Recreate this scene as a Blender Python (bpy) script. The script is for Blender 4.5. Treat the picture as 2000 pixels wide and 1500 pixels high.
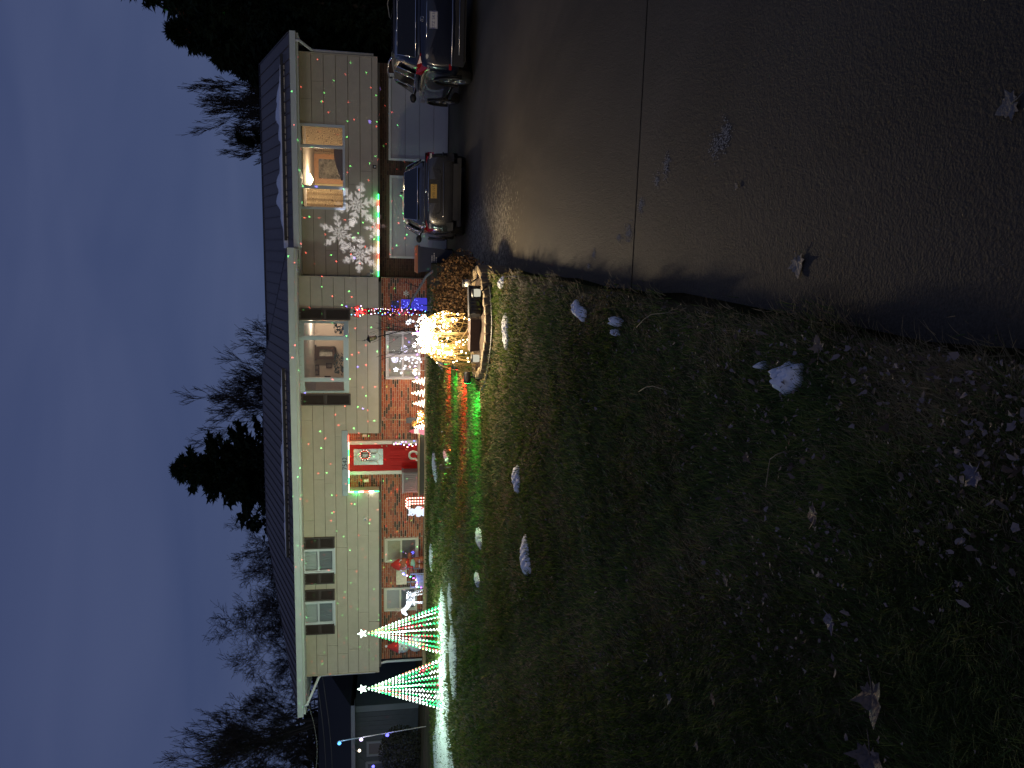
import bpy, bmesh, math, random
import numpy as np
from mathutils import Vector, Matrix
R = math.radians
random.seed(7)
for _o in list(bpy.data.objects): bpy.data.objects.remove(_o)
sc = bpy.context.scene
COL = sc.collection

# ------------------------------------------------------------------ camera, sky, sun, exposure
EYE = Vector((0, 0, 1.6)); PSI = R(10); PITCH = R(9.6); FPX = 1444.0
FW = Vector((-math.sin(PSI)*math.cos(PITCH), math.cos(PSI)*math.cos(PITCH), -math.sin(PITCH)))
RT = Vector((math.cos(PSI), math.sin(PSI), 0)); UPV = RT.cross(FW)
cam = bpy.data.cameras.new('camera'); cam.sensor_fit = 'HORIZONTAL'; cam.sensor_width = 36
cam.lens = 36*FPX/2000; cam.clip_start = .05; cam.clip_end = 2000
co = bpy.data.objects.new('camera', cam); COL.objects.link(co)
# the photograph was taken with the phone on its side: picture right = world down, picture up = world right
cx, cy, cz = -UPV, RT, -FW
co.matrix_world = Matrix(((cx.x, cy.x, cz.x, EYE.x), (cx.y, cy.y, cz.y, EYE.y), (cx.z, cy.z, cz.z, EYE.z), (0, 0, 0, 1)))
sc.camera = co
sc.view_settings.view_transform = 'Standard'; sc.view_settings.look = 'None'
sc.view_settings.exposure = 0; sc.view_settings.gamma = 1
sc.cycles.use_denoising = True
sc.cycles.max_bounces = 5; sc.cycles.diffuse_bounces = 2; sc.cycles.glossy_bounces = 3; sc.cycles.transparent_max_bounces = 12
sc.cycles.sample_clamp_indirect = 4; sc.cycles.caustics_reflective = False; sc.cycles.caustics_refractive = False

SUN_EL, SUN_ROT = R(4), R(190)
world = bpy.data.worlds.new('World'); sc.world = world; world.use_nodes = True
wt = world.node_tree; wn = wt.nodes; wl = wt.links; wn.clear()
def N(nt, t, **kw):
    n = nt.nodes.new(t)
    for k, v in kw.items():
        if k in n.inputs: n.inputs[k].default_value = v
        else: setattr(n, k, v)
    return n
wo = N(wt, 'ShaderNodeOutputWorld'); bg = N(wt, 'ShaderNodeBackground', Strength=1.0)
sky = N(wt, 'ShaderNodeTexSky', sky_type='NISHITA', sun_disc=False, sun_elevation=SUN_EL, sun_rotation=SUN_ROT)
skm = N(wt, 'ShaderNodeMix', data_type='RGBA', blend_type='MULTIPLY'); skm.inputs[0].default_value = 1
skm.inputs[7].default_value = (.004, .006, .012, 1)
tc = N(wt, 'ShaderNodeTexCoord'); mp = N(wt, 'ShaderNodeMapping')
mp.inputs['Scale'].default_value = (1.6, 1.6, 7.0); mp.inputs['Rotation'].default_value = (R(14), R(-24), 0)
nz = N(wt, 'ShaderNodeTexNoise', Scale=1.25, Detail=3.0, Roughness=.5, Distortion=.5)
cr = N(wt, 'ShaderNodeValToRGB'); cr.color_ramp.elements[0].position = .24; cr.color_ramp.elements[1].position = .80
cr.color_ramp.elements[0].color = (.036, .049, .118, 1); cr.color_ramp.elements[1].color = (.066, .081, .162, 1)
ad = N(wt, 'ShaderNodeMix', data_type='RGBA', blend_type='ADD'); ad.inputs[0].default_value = 1
wl.new(sky.outputs[0], skm.inputs[6]); wl.new(tc.outputs['Generated'], mp.inputs[0]); wl.new(mp.outputs[0], nz.inputs[0])
wl.new(nz.outputs[0], cr.inputs[0]); wl.new(skm.outputs[2], ad.inputs[6]); wl.new(cr.outputs[0], ad.inputs[7])
wl.new(ad.outputs[2], bg.inputs[0]); wl.new(bg.outputs[0], wo.inputs[0])
sun = bpy.data.lights.new('sun', 'SUN'); sun.energy = .09; sun.angle = R(12); sun.color = (1, .86, .68)
so = bpy.data.objects.new('sun', sun); COL.objects.link(so)
# last glow comes from behind the camera, low over the street
sd = Vector((.12, 1, -.30)).normalized(); so.rotation_euler = sd.to_track_quat('-Z', 'Y').to_euler(); so.location = (0, -20, 12)

# ------------------------------------------------------------------ helpers
def ray(x, y):
    u = 1500-y
    return FW + RT*((u-750)/FPX) - UPV*((x-1000)/FPX)
def at(x, y, Y):
    d = ray(x, y); return EYE + d*(Y/d.y)
def zl(y): return .016*min(max(y, -3), 23.2)
def zd(y): return -.013*min(max(y, -3), 24.5)
def lawn(x, y):
    d = ray(x, y); return EYE + d*(-1.6/(d.z-.016*d.y))
def drv(x, y):
    d = ray(x, y); return EYE + d*(-1.6/(d.z+.013*d.y))

MATS = {}
def mat(name, col=(.5, .5, .5), rough=.6, metal=0, emit=None, es=0, noise=None, bump=None, coat=0, spec=.5, trans=0):
    """principled material; noise=(scale, amount) darkens and lightens the colour, bump=(scale, strength)"""
    if name in MATS: return MATS[name]
    m = bpy.data.materials.new(name); m.use_nodes = True; nt = m.node_tree; b = nt.nodes['Principled BSDF']
    b.inputs['Base Color'].default_value = (*col, 1); b.inputs['Roughness'].default_value = rough
    b.inputs['Metallic'].default_value = metal; b.inputs['Coat Weight'].default_value = coat
    b.inputs['Specular IOR Level'].default_value = spec
    if emit: b.inputs['Emission Color'].default_value = (*emit, 1); b.inputs['Emission Strength'].default_value = es
    if noise or bump:
        g = N(nt, 'ShaderNodeNewGeometry')
    if noise:
        n = N(nt, 'ShaderNodeTexNoise', Scale=noise[0], Detail=6.0, Roughness=.6); nt.links.new(g.outputs['Position'], n.inputs[0])
        mr = N(nt, 'ShaderNodeMapRange'); mr.inputs['From Min'].default_value = .3; mr.inputs['From Max'].default_value = .7
        mr.inputs['To Min'].default_value = 1-noise[1]; mr.inputs['To Max'].default_value = 1+noise[1]
        mx = N(nt, 'ShaderNodeMix', data_type='RGBA', blend_type='MULTIPLY'); mx.inputs[0].default_value = 1; mx.inputs[6].default_value = (*col, 1)
        nt.links.new(n.outputs[0], mr.inputs[0]); nt.links.new(mr.outputs[0], mx.inputs[7]); nt.links.new(mx.outputs[2], b.inputs['Base Color'])
    if bump:
        n2 = N(nt, 'ShaderNodeTexNoise', Scale=bump[0], Detail=5.0); nt.links.new(g.outputs['Position'], n2.inputs[0])
        bp = N(nt, 'ShaderNodeBump', Strength=bump[1], Distance=.02); nt.links.new(n2.outputs[0], bp.inputs['Height']); nt.links.new(bp.outputs[0], b.inputs['Normal'])
    MATS[name] = m; return m

def emis(name, col, s):
    if name in MATS: return MATS[name]
    m = bpy.data.materials.new(name); m.use_nodes = True; nt = m.node_tree; nt.nodes.clear()
    e = N(nt, 'ShaderNodeEmission', Strength=s); e.inputs[0].default_value = (*col, 1); o = N(nt, 'ShaderNodeOutputMaterial')
    nt.links.new(e.outputs[0], o.inputs[0]); m.cycles.emission_sampling = 'NONE'; MATS[name] = m; return m

class MB:
    def __init__(s): s.v = []; s.f = []; s.m = []; s.a = []; s.sm = []
    def add(s, vs, fs, mi=0, smooth=False, a=0.0):
        o = len(s.v); s.v += [tuple(p) for p in vs]
        for f in fs: s.f.append([i+o for i in f]); s.m.append(mi); s.a.append(a); s.sm.append(smooth)
    def box(s, x0, x1, y0, y1, z0, z1, mi=0, a=0.0):
        s.add([(x0,y0,z0),(x1,y0,z0),(x1,y1,z0),(x0,y1,z0),(x0,y0,z1),(x1,y0,z1),(x1,y1,z1),(x0,y1,z1)],
              [(0,3,2,1),(4,5,6,7),(0,1,5,4),(1,2,6,5),(2,3,7,6),(3,0,4,7)], mi, False, a)
    def obox(s, c, ax, ay, az, hx, hy, hz, mi=0):
        c = Vector(c); ax = Vector(ax)*hx; ay = Vector(ay)*hy; az = Vector(az)*hz
        P = [c-ax-ay-az, c+ax-ay-az, c+ax+ay-az, c-ax+ay-az, c-ax-ay+az, c+ax-ay+az, c+ax+ay+az, c-ax+ay+az]
        s.add(P, [(0,3,2,1),(4,5,6,7),(0,1,5,4),(1,2,6,5),(2,3,7,6),(3,0,4,7)], mi)
    def tube(s, pts, r, n=6, mi=0, cap=True, smooth=True):
        pts = [Vector(p) for p in pts]
        if not isinstance(r, (list, tuple)): r = [r]*len(pts)
        vs = []; up = Vector((0, 0, 1)); prev = None
        for i, p in enumerate(pts):
            d = (pts[min(i+1, len(pts)-1)]-pts[max(i-1, 0)])
            d = d.normalized() if d.length > 1e-9 else Vector((0, 0, 1))
            a = (prev - d*prev.dot(d)) if prev else d.cross(up if abs(d.z) < .9 else Vector((1, 0, 0)))
            if a.length < 1e-6: a = d.cross(Vector((0, 1, 0)))
            a.normalize(); prev = a; b = d.cross(a)
            for k in range(n):
                t = 2*math.pi*k/n; vs.append(p + (a*math.cos(t)+b*math.sin(t))*r[i])
        fs = []
        for i in range(len(pts)-1):
            for k in range(n):
                fs.append((i*n+k, i*n+(k+1) % n, (i+1)*n+(k+1) % n, (i+1)*n+k))
        s.add(vs, fs, mi, smooth)
        if cap:
            o = len(s.v)-len(vs)
            s.f.append([o+k for k in range(n)][::-1]); s.m.append(mi); s.a.append(0); s.sm.append(False)
            s.f.append([o+(len(pts)-1)*n+k for k in range(n)]); s.m.append(mi); s.a.append(0); s.sm.append(False)
    def lathe(s, prof, c, n=16, mi=0, axis='z', smooth=True):
        vs = []; fs = []
        for (r, h) in prof:
            for k in range(n):
                t = 2*math.pi*k/n; a, b = r*math.cos(t), r*math.sin(t)
                vs.append((c[0]+a, c[1]+b, c[2]+h) if axis == 'z' else ((c[0]+h, c[1]+a, c[2]+b) if axis == 'x' else (c[0]+a, c[1]+h, c[2]+b)))
        for i in range(len(prof)-1):
            for k in range(n): fs.append((i*n+k, i*n+(k+1) % n, (i+1)*n+(k+1) % n, (i+1)*n+k))
        s.add(vs, fs, mi, smooth)
    def ball(s, c, r, mi=0, n=8, sx=1, sy=1, sz=1):
        m = max(4, n//2+1); vs = []; fs = []
        for i in range(m+1):
            p = math.pi*i/m
            for k in range(n):
                t = 2*math.pi*k/n
                vs.append((c[0]+r*sx*math.sin(p)*math.cos(t), c[1]+r*sy*math.sin(p)*math.sin(t), c[2]+r*sz*math.cos(p)))
        for i in range(m):
            for k in range(n): fs.append((i*n+k, (i+1)*n+k, (i+1)*n+(k+1) % n, i*n+(k+1) % n))
        s.add(vs, fs, mi, True)
    def octa(s, c, r, mi=0):
        x, y, z = c
        s.add([(x+r,y,z),(x,y+r,z),(x-r,y,z),(x,y-r,z),(x,y,z+r),(x,y,z-r)], [(0,1,4),(1,2,4),(2,3,4),(3,0,4),(1,0,5),(2,1,5),(3,2,5),(0,3,5)], mi)
    def prism(s, poly, d, mi=0):
        """poly: list of 3-D points of a flat outline, extruded by vector d"""
        n = len(poly); d = Vector(d); P = [Vector(p) for p in poly]
        s.add(P+[p+d for p in P], [tuple(range(n))[::-1], tuple(range(n, 2*n))]+[(i, (i+1) % n, n+(i+1) % n, n+i) for i in range(n)], mi)
    def build(s, name, mats, parent=None, loc=None, attr=False, local=False):
        me = bpy.data.meshes.new(name); off = Vector((0, 0, 0))
        if not local:
            if loc is not None: off = Vector(loc)
            elif parent is not None: off = WL.get(parent.name, Vector((0, 0, 0)))
        me.from_pydata([(p[0]-off.x, p[1]-off.y, p[2]-off.z) for p in s.v], [], s.f)
        if not isinstance(mats, (list, tuple)): mats = [mats]
        for m in mats: me.materials.append(m)
        me.polygons.foreach_set('material_index', s.m); me.polygons.foreach_set('use_smooth', s.sm)
        if attr:
            at_ = me.attributes.new('rnd', 'FLOAT', 'FACE'); at_.data.foreach_set('value', s.a)
        me.update()
        o = bpy.data.objects.new(name, me); COL.objects.link(o)
        if parent is not None: o.parent = parent
        elif loc is not None: o.location = loc
        WL[o.name] = off if (loc is not None or parent is None or local) else off
        return o
WL = {}
def tag(o, label=None, cat=None, group=None, kind=None):
    if label: o['label'] = label
    if cat: o['category'] = cat
    if group: o['group'] = group
    if kind: o['kind'] = kind
    return o
def thing(name, label, cat, loc=(0, 0, 0), group=None, rz=0):
    o = bpy.data.objects.new(name, None); COL.objects.link(o); o.location = loc; o.rotation_euler = (0, 0, rz)
    o.empty_display_size = .2; WL[o.name] = Vector(loc)
    return tag(o, label, cat, group)
def lamp(name, typ, loc, energy, col, parent=None, radius=.05, aim=None, angle=90, blend=.5):
    l = bpy.data.lights.new(name, typ); l.energy = energy; l.color = col
    if typ in ('POINT', 'SPOT'): l.shadow_soft_size = radius
    if typ == 'SPOT': l.spot_size = R(angle); l.spot_blend = blend
    o = bpy.data.objects.new(name, l); COL.objects.link(o)
    off = WL.get(parent.name, Vector((0, 0, 0))) if parent else Vector((0, 0, 0))
    o.location = Vector(loc)-off
    if parent: o.parent = parent
    if aim is not None: o.rotation_euler = (Vector(aim)-Vector(loc)).to_track_quat('-Z', 'Y').to_euler()
    return o
def text(name, body, loc, size, m, parent, rot=(R(90), 0, 0), align='CENTER', ext=.002, local=False):
    c = bpy.data.curves.new(name, 'FONT'); c.body = body; c.size = size; c.align_x = align; c.align_y = 'CENTER'; c.extrude = ext
    tmp = bpy.data.objects.new('tmp_text', c); COL.objects.link(tmp); bpy.context.view_layer.update()
    me = bpy.data.meshes.new_from_object(tmp.evaluated_get(bpy.context.evaluated_depsgraph_get()))
    bpy.data.objects.remove(tmp); bpy.data.curves.remove(c)
    me.materials.clear(); me.materials.append(m); o = bpy.data.objects.new(name, me); COL.objects.link(o); o.parent = parent
    o.location = Vector(loc) - (Vector((0, 0, 0)) if local else WL[parent.name]); o.rotation_euler = rot
    return o

# ------------------------------------------------------------------ materials
siding_m = mat('siding', (.46, .405, .31), .55, noise=(3.5, .06), bump=(60, .05))
trim_m = mat('white_trim', (.62, .66, .68), .45, noise=(4, .05))
frame_m = mat('window_frame', (.55, .60, .64), .4)
cream_m = mat('cream_trim', (.62, .58, .45), .5)
shut_m = mat('brown_shutter', (.05, .034, .03), .6)
soff_m = mat('soffit', (.5, .5, .47), .6, noise=(6, .06))
gut_m = mat('gutter', (.55, .60, .57), .45, noise=(3, .05))
roof_m = mat('metal_roof', (.115, .10, .095), .55, metal=.0, noise=(8, .12))
dark_m = mat('black', (.012, .012, .014), .5)
iron_m = mat('black_iron', (.015, .014, .013), .5, metal=.3)
snow_m = mat('snow', (.80, .83, .88), .75, bump=(30, .6), noise=(25, .1))
wood_m = mat('timber', (.34, .24, .14), .75, noise=(9, .2), bump=(40, .3))
wood2_m = mat('old_wood', (.16, .12, .09), .8, noise=(9, .25), bump=(40, .3))
soil_m = mat('mulch', (.06, .04, .025), .95, noise=(30, .4), bump=(60, 1))
white_m = mat('white_plastic', (.75, .75, .75), .4)
red_m = mat('red_plastic', (.5, .02, .02), .45)
wire_m = mat('copper_wire', (.26, .17, .05), .5, metal=.3)
gwire_m = mat('green_wire', (.01, .05, .015), .6)
mortar_m = mat('mortar', (.46, .34, .25), .9, noise=(40, .15))
def brick_mat(name, cols):
    m = bpy.data.materials.new(name); m.use_nodes = True; nt = m.node_tree; b = nt.nodes['Principled BSDF']; L = nt.links
    a = N(nt, 'ShaderNodeAttribute', attribute_name='rnd'); oi = N(nt, 'ShaderNodeObjectInfo')
    s = N(nt, 'ShaderNodeMath', operation='ADD'); fr = N(nt, 'ShaderNodeMath', operation='FRACT')
    L.new(a.outputs['Fac'], s.inputs[0]); L.new(oi.outputs['Random'], s.inputs[1]); L.new(s.outputs[0], fr.inputs[0])
    r = N(nt, 'ShaderNodeValToRGB'); r.color_ramp.interpolation = 'CONSTANT'
    els = r.color_ramp.elements; els.remove(els[1]); els[0].position = 0
    for i, c in enumerate(cols):
        e = els[0] if i == 0 else els.new(i/len(cols)); e.color = (*c, 1)
    g = N(nt, 'ShaderNodeNewGeometry'); n = N(nt, 'ShaderNodeTexNoise', Scale=45.0, Detail=4.0); L.new(g.outputs['Position'], n.inputs[0])
    mx = N(nt, 'ShaderNodeMix', data_type='RGBA', blend_type='OVERLAY'); mx.inputs[0].default_value = .35
    L.new(fr.outputs[0], r.inputs[0]); L.new(r.outputs[0], mx.inputs[6]); L.new(n.outputs[0], mx.inputs[7]); L.new(mx.outputs[2], b.inputs['Base Color'])
    bp = N(nt, 'ShaderNodeBump', Strength=.4, Distance=.004); L.new(n.outputs[0], bp.inputs['Height']); L.new(bp.outputs[0], b.inputs['Normal'])
    b.inputs['Roughness'].default_value = .85; MATS[name] = m; return m
brick_m = brick_mat('red_brick', [(.37, .082, .032), (.31, .07, .03), (.42, .12, .05), (.26, .055, .028), (.055, .032, .022), (.36, .105, .045), (.20, .05, .028), (.045, .03, .022), (.38, .094, .04), (.29, .06, .028)])
def glass_mat(name, tint=(1, 1, 1), refl=.12):
    m = bpy.data.materials.new(name); m.use_nodes = True; nt = m.node_tree; nt.nodes.clear(); L = nt.links
    t = N(nt, 'ShaderNodeBsdfTransparent'); t.inputs[0].default_value = (*tint, 1); g = N(nt, 'ShaderNodeBsdfGlossy', Roughness=.02)
    lw = N(nt, 'ShaderNodeLayerWeight', Blend=.25); mr = N(nt, 'ShaderNodeMath', operation='MULTIPLY_ADD'); mr.inputs[1].default_value = .6; mr.inputs[2].default_value = refl*.4
    mx = N(nt, 'ShaderNodeMixShader'); o = N(nt, 'ShaderNodeOutputMaterial')
    L.new(lw.outputs['Fresnel'], mr.inputs[0]); L.new(mr.outputs[0], mx.inputs[0]); L.new(t.outputs[0], mx.inputs[1]); L.new(g.outputs[0], mx.inputs[2]); L.new(mx.outputs[0], o.inputs[0])
    MATS[name] = m; return m
glass_m = glass_mat('glass')
#@@STRUCT
# ------------------------------------------------------------------ ground and driveway
EDGE = -.20
def lawn_mat():
    m = bpy.data.materials.new('lawn'); m.use_nodes = True; nt = m.node_tree; b = nt.nodes['Principled BSDF']; L = nt.links
    g = N(nt, 'ShaderNodeNewGeometry'); n = N(nt, 'ShaderNodeTexNoise', Scale=.9, Detail=6.0, Roughness=.65); n2 = N(nt, 'ShaderNodeTexNoise', Scale=28.0, Detail=6.0)
    L.new(g.outputs['Position'], n.inputs[0]); L.new(g.outputs['Position'], n2.inputs[0])
    r = N(nt, 'ShaderNodeValToRGB'); r.color_ramp.elements[0].position = .38; r.color_ramp.elements[0].color = (.05, .06, .018, 1)
    r.color_ramp.elements[1].position = .62; r.color_ramp.elements[1].color = (.12, .09, .045, 1)
    mx = N(nt, 'ShaderNodeMix', data_type='RGBA', blend_type='OVERLAY'); mx.inputs[0].default_value = .8
    L.new(n.outputs[0], r.inputs[0]); L.new(r.outputs[0], mx.inputs[6]); L.new(n2.outputs[0], mx.inputs[7]); L.new(mx.outputs[2], b.inputs['Base Color'])
    bp = N(nt, 'ShaderNodeBump', Strength=1.0, Distance=.03); L.new(n2.outputs[0], bp.inputs['Height']); L.new(bp.outputs[0], b.inputs['Normal'])
    b.inputs['Roughness'].default_value = 1; b.inputs['Specular IOR Level'].default_value = .1
    return m
lawn_m = lawn_mat()
def hum(x, y):
    return .02*math.sin(x*1.3+y*.7)*math.sin(y*.9-x*.4) + .01*math.sin(x*3.1+1)*math.sin(y*2.7)
def gz(x, y):
    if x < -.25: return zl(y) + hum(x, y)*min(1, max(0, (-.25-x)/.6)) + (.03 if y < 22 else 0)
    if x < 7.6: return zd(y) - .06
    return zd(y) + .04
xs = [-300, -150, -80, -50, -35, -27, -22] + list(np.arange(-20, -.4, .35)) + [-.36, -.27, -.24, -.18, 1, 3, 5, 7.5, 7.65, 9, 12, 20, 40, 90, 300]
ys = [-60, -20, -6] + list(np.arange(-3, 26, .35)) + [28, 32, 40, 60, 110, 300]
mb = MB(); nx = len(xs)
mb.v = [(x, y, gz(x, y)) for y in ys for x in xs]
for j in range(len(ys)-1):
    for i in range(nx-1):
        mb.f.append([j*nx+i, j*nx+i+1, (j+1)*nx+i+1, (j+1)*nx+i]); mb.m.append(0); mb.a.append(0); mb.sm.append(True)
ground = tag(mb.build('ground', lawn_m), 'patchy winter lawn of green and straw coloured turf', kind='structure')

def drive_mat():
    m = bpy.data.materials.new('driveway'); m.use_nodes = True; nt = m.node_tree; b = nt.nodes['Principled BSDF']; L = nt.links
    g = N(nt, 'ShaderNodeNewGeometry'); P = g.outputs['Position']
    n = N(nt, 'ShaderNodeTexNoise', Scale=.55, Detail=7.0, Roughness=.6, Distortion=.6); n2 = N(nt, 'ShaderNodeTexNoise', Scale=110.0, Detail=4.0); n3 = N(nt, 'ShaderNodeTexNoise', Scale=14.0, Detail=8.0, Roughness=.75)
    mp = N(nt, 'ShaderNodeMapping'); mp.inputs['Scale'].default_value = (1, .35, 1); L.new(P, mp.inputs[0]); L.new(mp.outputs[0], n.inputs[0])
    L.new(P, n2.inputs[0]); L.new(P, n3.inputs[0])
    r = N(nt, 'ShaderNodeValToRGB'); r.color_ramp.elements[0].position = .32; r.color_ramp.elements[0].color = (.042, .036, .027, 1)
    r.color_ramp.elements[1].position = .7; r.color_ramp.elements[1].color = (.098, .084, .063, 1)
    L.new(n.outputs[0], r.inputs[0])
    mx = N(nt, 'ShaderNodeMix', data_type='RGBA', blend_type='OVERLAY'); mx.inputs[0].default_value = .6
    L.new(r.outputs[0], mx.inputs[6]); L.new(n2.outputs[0], mx.inputs[7])
    # worn, flaking sealer in front of the parked cars
    sx = N(nt, 'ShaderNodeSeparateXYZ'); L.new(P, sx.inputs[0])
    def rng(o, a, b_, c, d):
        m1 = N(nt, 'ShaderNodeMapRange'); m1.inputs[1].default_value = a; m1.inputs[2].default_value = b_; L.new(o, m1.inputs[0])
        m2 = N(nt, 'ShaderNodeMapRange'); m2.inputs[1].default_value = d; m2.inputs[2].default_value = c; L.new(o, m2.inputs[0])
        k = N(nt, 'ShaderNodeMath', operation='MULTIPLY'); L.new(m1.outputs[0], k.inputs[0]); L.new(m2.outputs[0], k.inputs[1]); return k.outputs[0]
    kx = rng(sx.outputs[0], -1.5, -.5, .7, 2.0); ky = rng(sx.outputs[1], 8.5, 11.5, 16, 20)
    k = N(nt, 'ShaderNodeMath', operation='MULTIPLY'); L.new(kx, k.inputs[0]); L.new(ky, k.inputs[1])
    th = N(nt, 'ShaderNodeMath', operation='MULTIPLY_ADD'); th.inputs[1].default_value = .2; L.new(k.outputs[0], th.inputs[0]); L.new(n3.outputs[0], th.inputs[2])
    rr = N(nt, 'ShaderNodeMapRange'); rr.inputs[1].default_value = .68; rr.inputs[2].default_value = .74; L.new(th.outputs[0], rr.inputs[0])
    mf = N(nt, 'ShaderNodeMix', data_type='RGBA'); mf.inputs[7].default_value = (.30, .27, .2, 1); L.new(rr.outputs[0], mf.inputs[0]); L.new(mx.outputs[2], mf.inputs[6])
    L.new(mf.outputs[2], b.inputs['Base Color'])
    hb = N(nt, 'ShaderNodeTexNoise', Scale=38.0, Detail=3.0, Roughness=.6); L.new(P, hb.inputs[0])
    hs = N(nt, 'ShaderNodeMath', operation='ADD'); L.new(n2.outputs[0], hs.inputs[0]); L.new(hb.outputs[0], hs.inputs[1])
    bp = N(nt, 'ShaderNodeBump', Strength=1.0, Distance=.006); L.new(hs.outputs[0], bp.inputs['Height']); L.new(bp.outputs[0], b.inputs['Normal'])
    b.inputs['Roughness'].default_value = .75; b.inputs['Specular IOR Level'].default_value = .2
    return m
drive_m = drive_mat()
def slab(y0, y1):
    m = MB(); ys_ = list(np.arange(y0, y1, .5))+[y1]; rnd = random.Random(3)
    xs_ = [None, 1.5, 3.5, 5.5, 7.58]
    for y in ys_:
        xe = EDGE + .015*math.sin(y*2.1)+.01*math.sin(y*5.3)
        m.v += [(xe, y, zd(y)-.09)] + [(xe if x is None else x, y, zd(y)) for x in xs_] + [(7.58, y, zd(y)-.09)]
    n = 7
    for j in range(len(ys_)-1):
        for i in range(n-1):
            m.f.append([j*n+i, j*n+i+1, (j+1)*n+i+1, (j+1)*n+i]); m.m.append(0); m.a.append(0); m.sm.append(False)
    for j in (0, len(ys_)-1): m.f.append([j*n+i for i in range(n)]); m.m.append(0); m.a.append(0); m.sm.append(False)
    return m
dw = tag(slab(-5, 4.925).build('driveway', drive_m), 'broad dark driveway of cast slabs with one joint', kind='structure')
slab(4.95, 24.2).build('slab', drive_m, dw)
mb = MB(); mb.box(EDGE, 7.58, 4.9, 4.98, zd(5)-.085, zd(5)-.018); mb.build('joint_filler', dark_m, dw)

# ------------------------------------------------------------------ the house
YM, YB, YG, YGB = 23.0, 23.55, 23.75, 24.3
XL, XR, XG = -13.76, -.80, 5.68
ZB, ZT = 1.85, 4.20
house = thing('split_level_house', 'long split-level house with beige siding over red brick and a red front door', 'house', (-4, YB, .35))
def rect(x0, y0, x1, y1, Y):
    """picture box -> (xmin, xmax, zmin, zmax) on the wall plane Y"""
    a = at(x1, y1, Y); b = at(x0, y0, Y); c = at(x0, y1, Y); d = at(x1, y0, Y)
    return ((a.x+c.x)/2, (b.x+d.x)/2, (a.z+d.z)/2, (b.z+c.z)/2)
def cut(x0, x1, z0, z1, holes):
    """rectangle minus holes -> rectangles"""
    xs_ = sorted({x0, x1, *[h for r in holes for h in r[:2] if x0 < h < x1]}); out = []
    for a, b in zip(xs_, xs_[1:]):
        zz = [(z0, z1)]; c = (a+b)/2
        for h in holes:
            if h[0] < c < h[1]:
                nz_ = []
                for (p, q) in zz:
                    if h[3] <= p or h[2] >= q: nz_.append((p, q)); continue
                    if h[2] > p+.004: nz_.append((p, h[2]))
                    if h[3] < q-.004: nz_.append((h[3], q))
                zz = nz_
        if out and False: pass
        out += [(a, b, p, q) for p, q in zz]
    return out
W_gar = rect(584.6, 243, 674.5, 409, YG)
W_bay = rect(586, 626, 681.6, 767, YM)
W_a = rect(590.7, 1071, 654.8, 1117.6, YM); W_b = rect(591, 1173, 655, 1218.5, YM)
W_c = rect(751.6, 1049.5, 816.3, 1096, YB); W_d = rect(750.5, 1146, 814, 1191, YB)
W_e = rect(753.6, 646.8, 820.4, 740.4, YB)
ENTRY = rect(680, 846, 740, 961, YM); ENTRY = (ENTRY[0], ENTRY[1], ZB-.1, ENTRY[3])
G_l = rect(761, 345, 880, 505.5, YGB); G_r = rect(759, 147, 880, 316, YGB)
DOOR = rect(682, 866, 812, 918, YB+.02)

rw = random.Random(11)
def siding(wall, x0, x1, z0, z1, Yf, holes, nrow, face=1):
    h = (z1-z0)/nrow
    for r in range(nrow):
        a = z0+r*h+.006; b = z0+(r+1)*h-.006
        cuts = [x0]; x = x0 + rw.uniform(.6, 3.2)
        while x < x1-.4: cuts.append(x); x += rw.uniform(2.4, 3.7)
        cuts.append(x1)
        for p, q in zip(cuts, cuts[1:]):
            for (xa, xb, za, zb) in cut(p+.003, q-.003, a, b, holes):
                if xb-xa < .03 or zb-za < .02: continue
                fr = lambda z: .030 - .022*(z-a)/(b-a)      # lap: proud at its lower edge
                m = MB(); ya, yb = Yf-fr(za), Yf-fr(zb)
                m.add([(xa,ya,za),(xb,ya,za),(xb,Yf,za),(xa,Yf,za),(xa,yb,zb),(xb,yb,zb),(xb,Yf,zb),(xa,Yf,zb)],
                      [(0,3,2,1),(4,5,6,7),(0,1,5,4),(1,2,6,5),(2,3,7,6),(3,0,4,7)])
                m.build('siding_board', siding_m, wall)
# upper walls
up_holes = [W_bay, W_a, W_b, ENTRY]
mb = MB()
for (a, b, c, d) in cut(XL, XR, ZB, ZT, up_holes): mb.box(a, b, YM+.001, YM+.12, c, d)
mb.box(XL, XL+.12, YM+.121, 31, ZB, ZT); mb.box(XR-.12, XR, YM+.121, YG+.2, ZB, ZT)       # returns
mb.box(XL+.121, XR-.121, 30.9, 31, .3, ZT)
for (a, b, c, d) in cut(XL+.121, XR-.121, ZB-.06, ZB-.002, [ENTRY]): mb.box(a, b, YM+.02, YB+.3, c, d)     # underside of the overhang
sheath_m = mat('lap_shade_sheathing', (.10, .09, .075), .8)  # dark colour stands in for lap shadows where it shows between siding boards
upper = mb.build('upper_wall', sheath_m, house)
siding(upper, XL, XR, ZB, ZT, YM, up_holes, 7)
mb = MB()
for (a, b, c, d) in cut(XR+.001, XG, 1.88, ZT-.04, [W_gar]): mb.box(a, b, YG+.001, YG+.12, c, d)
mb.box(XG-.12, XG, YG+.121, 31, 1.88, ZT-.04); mb.box(XR+.001, XG-.121, YG+.02, YGB+.3, 1.82, 1.878)
mb.box(XR+.001, XG-.121, 30.9, 31, -.3, ZT-.04)
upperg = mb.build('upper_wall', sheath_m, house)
siding(upperg, XR+.002, XG, 2.05, ZT-.04, YG, [W_gar], 6)
mb = MB(); mb.box(XR+.002, XG+.01, YG-.035, YG, 1.88, 2.04); mb.build('trim_board', siding_m, upperg)
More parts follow.
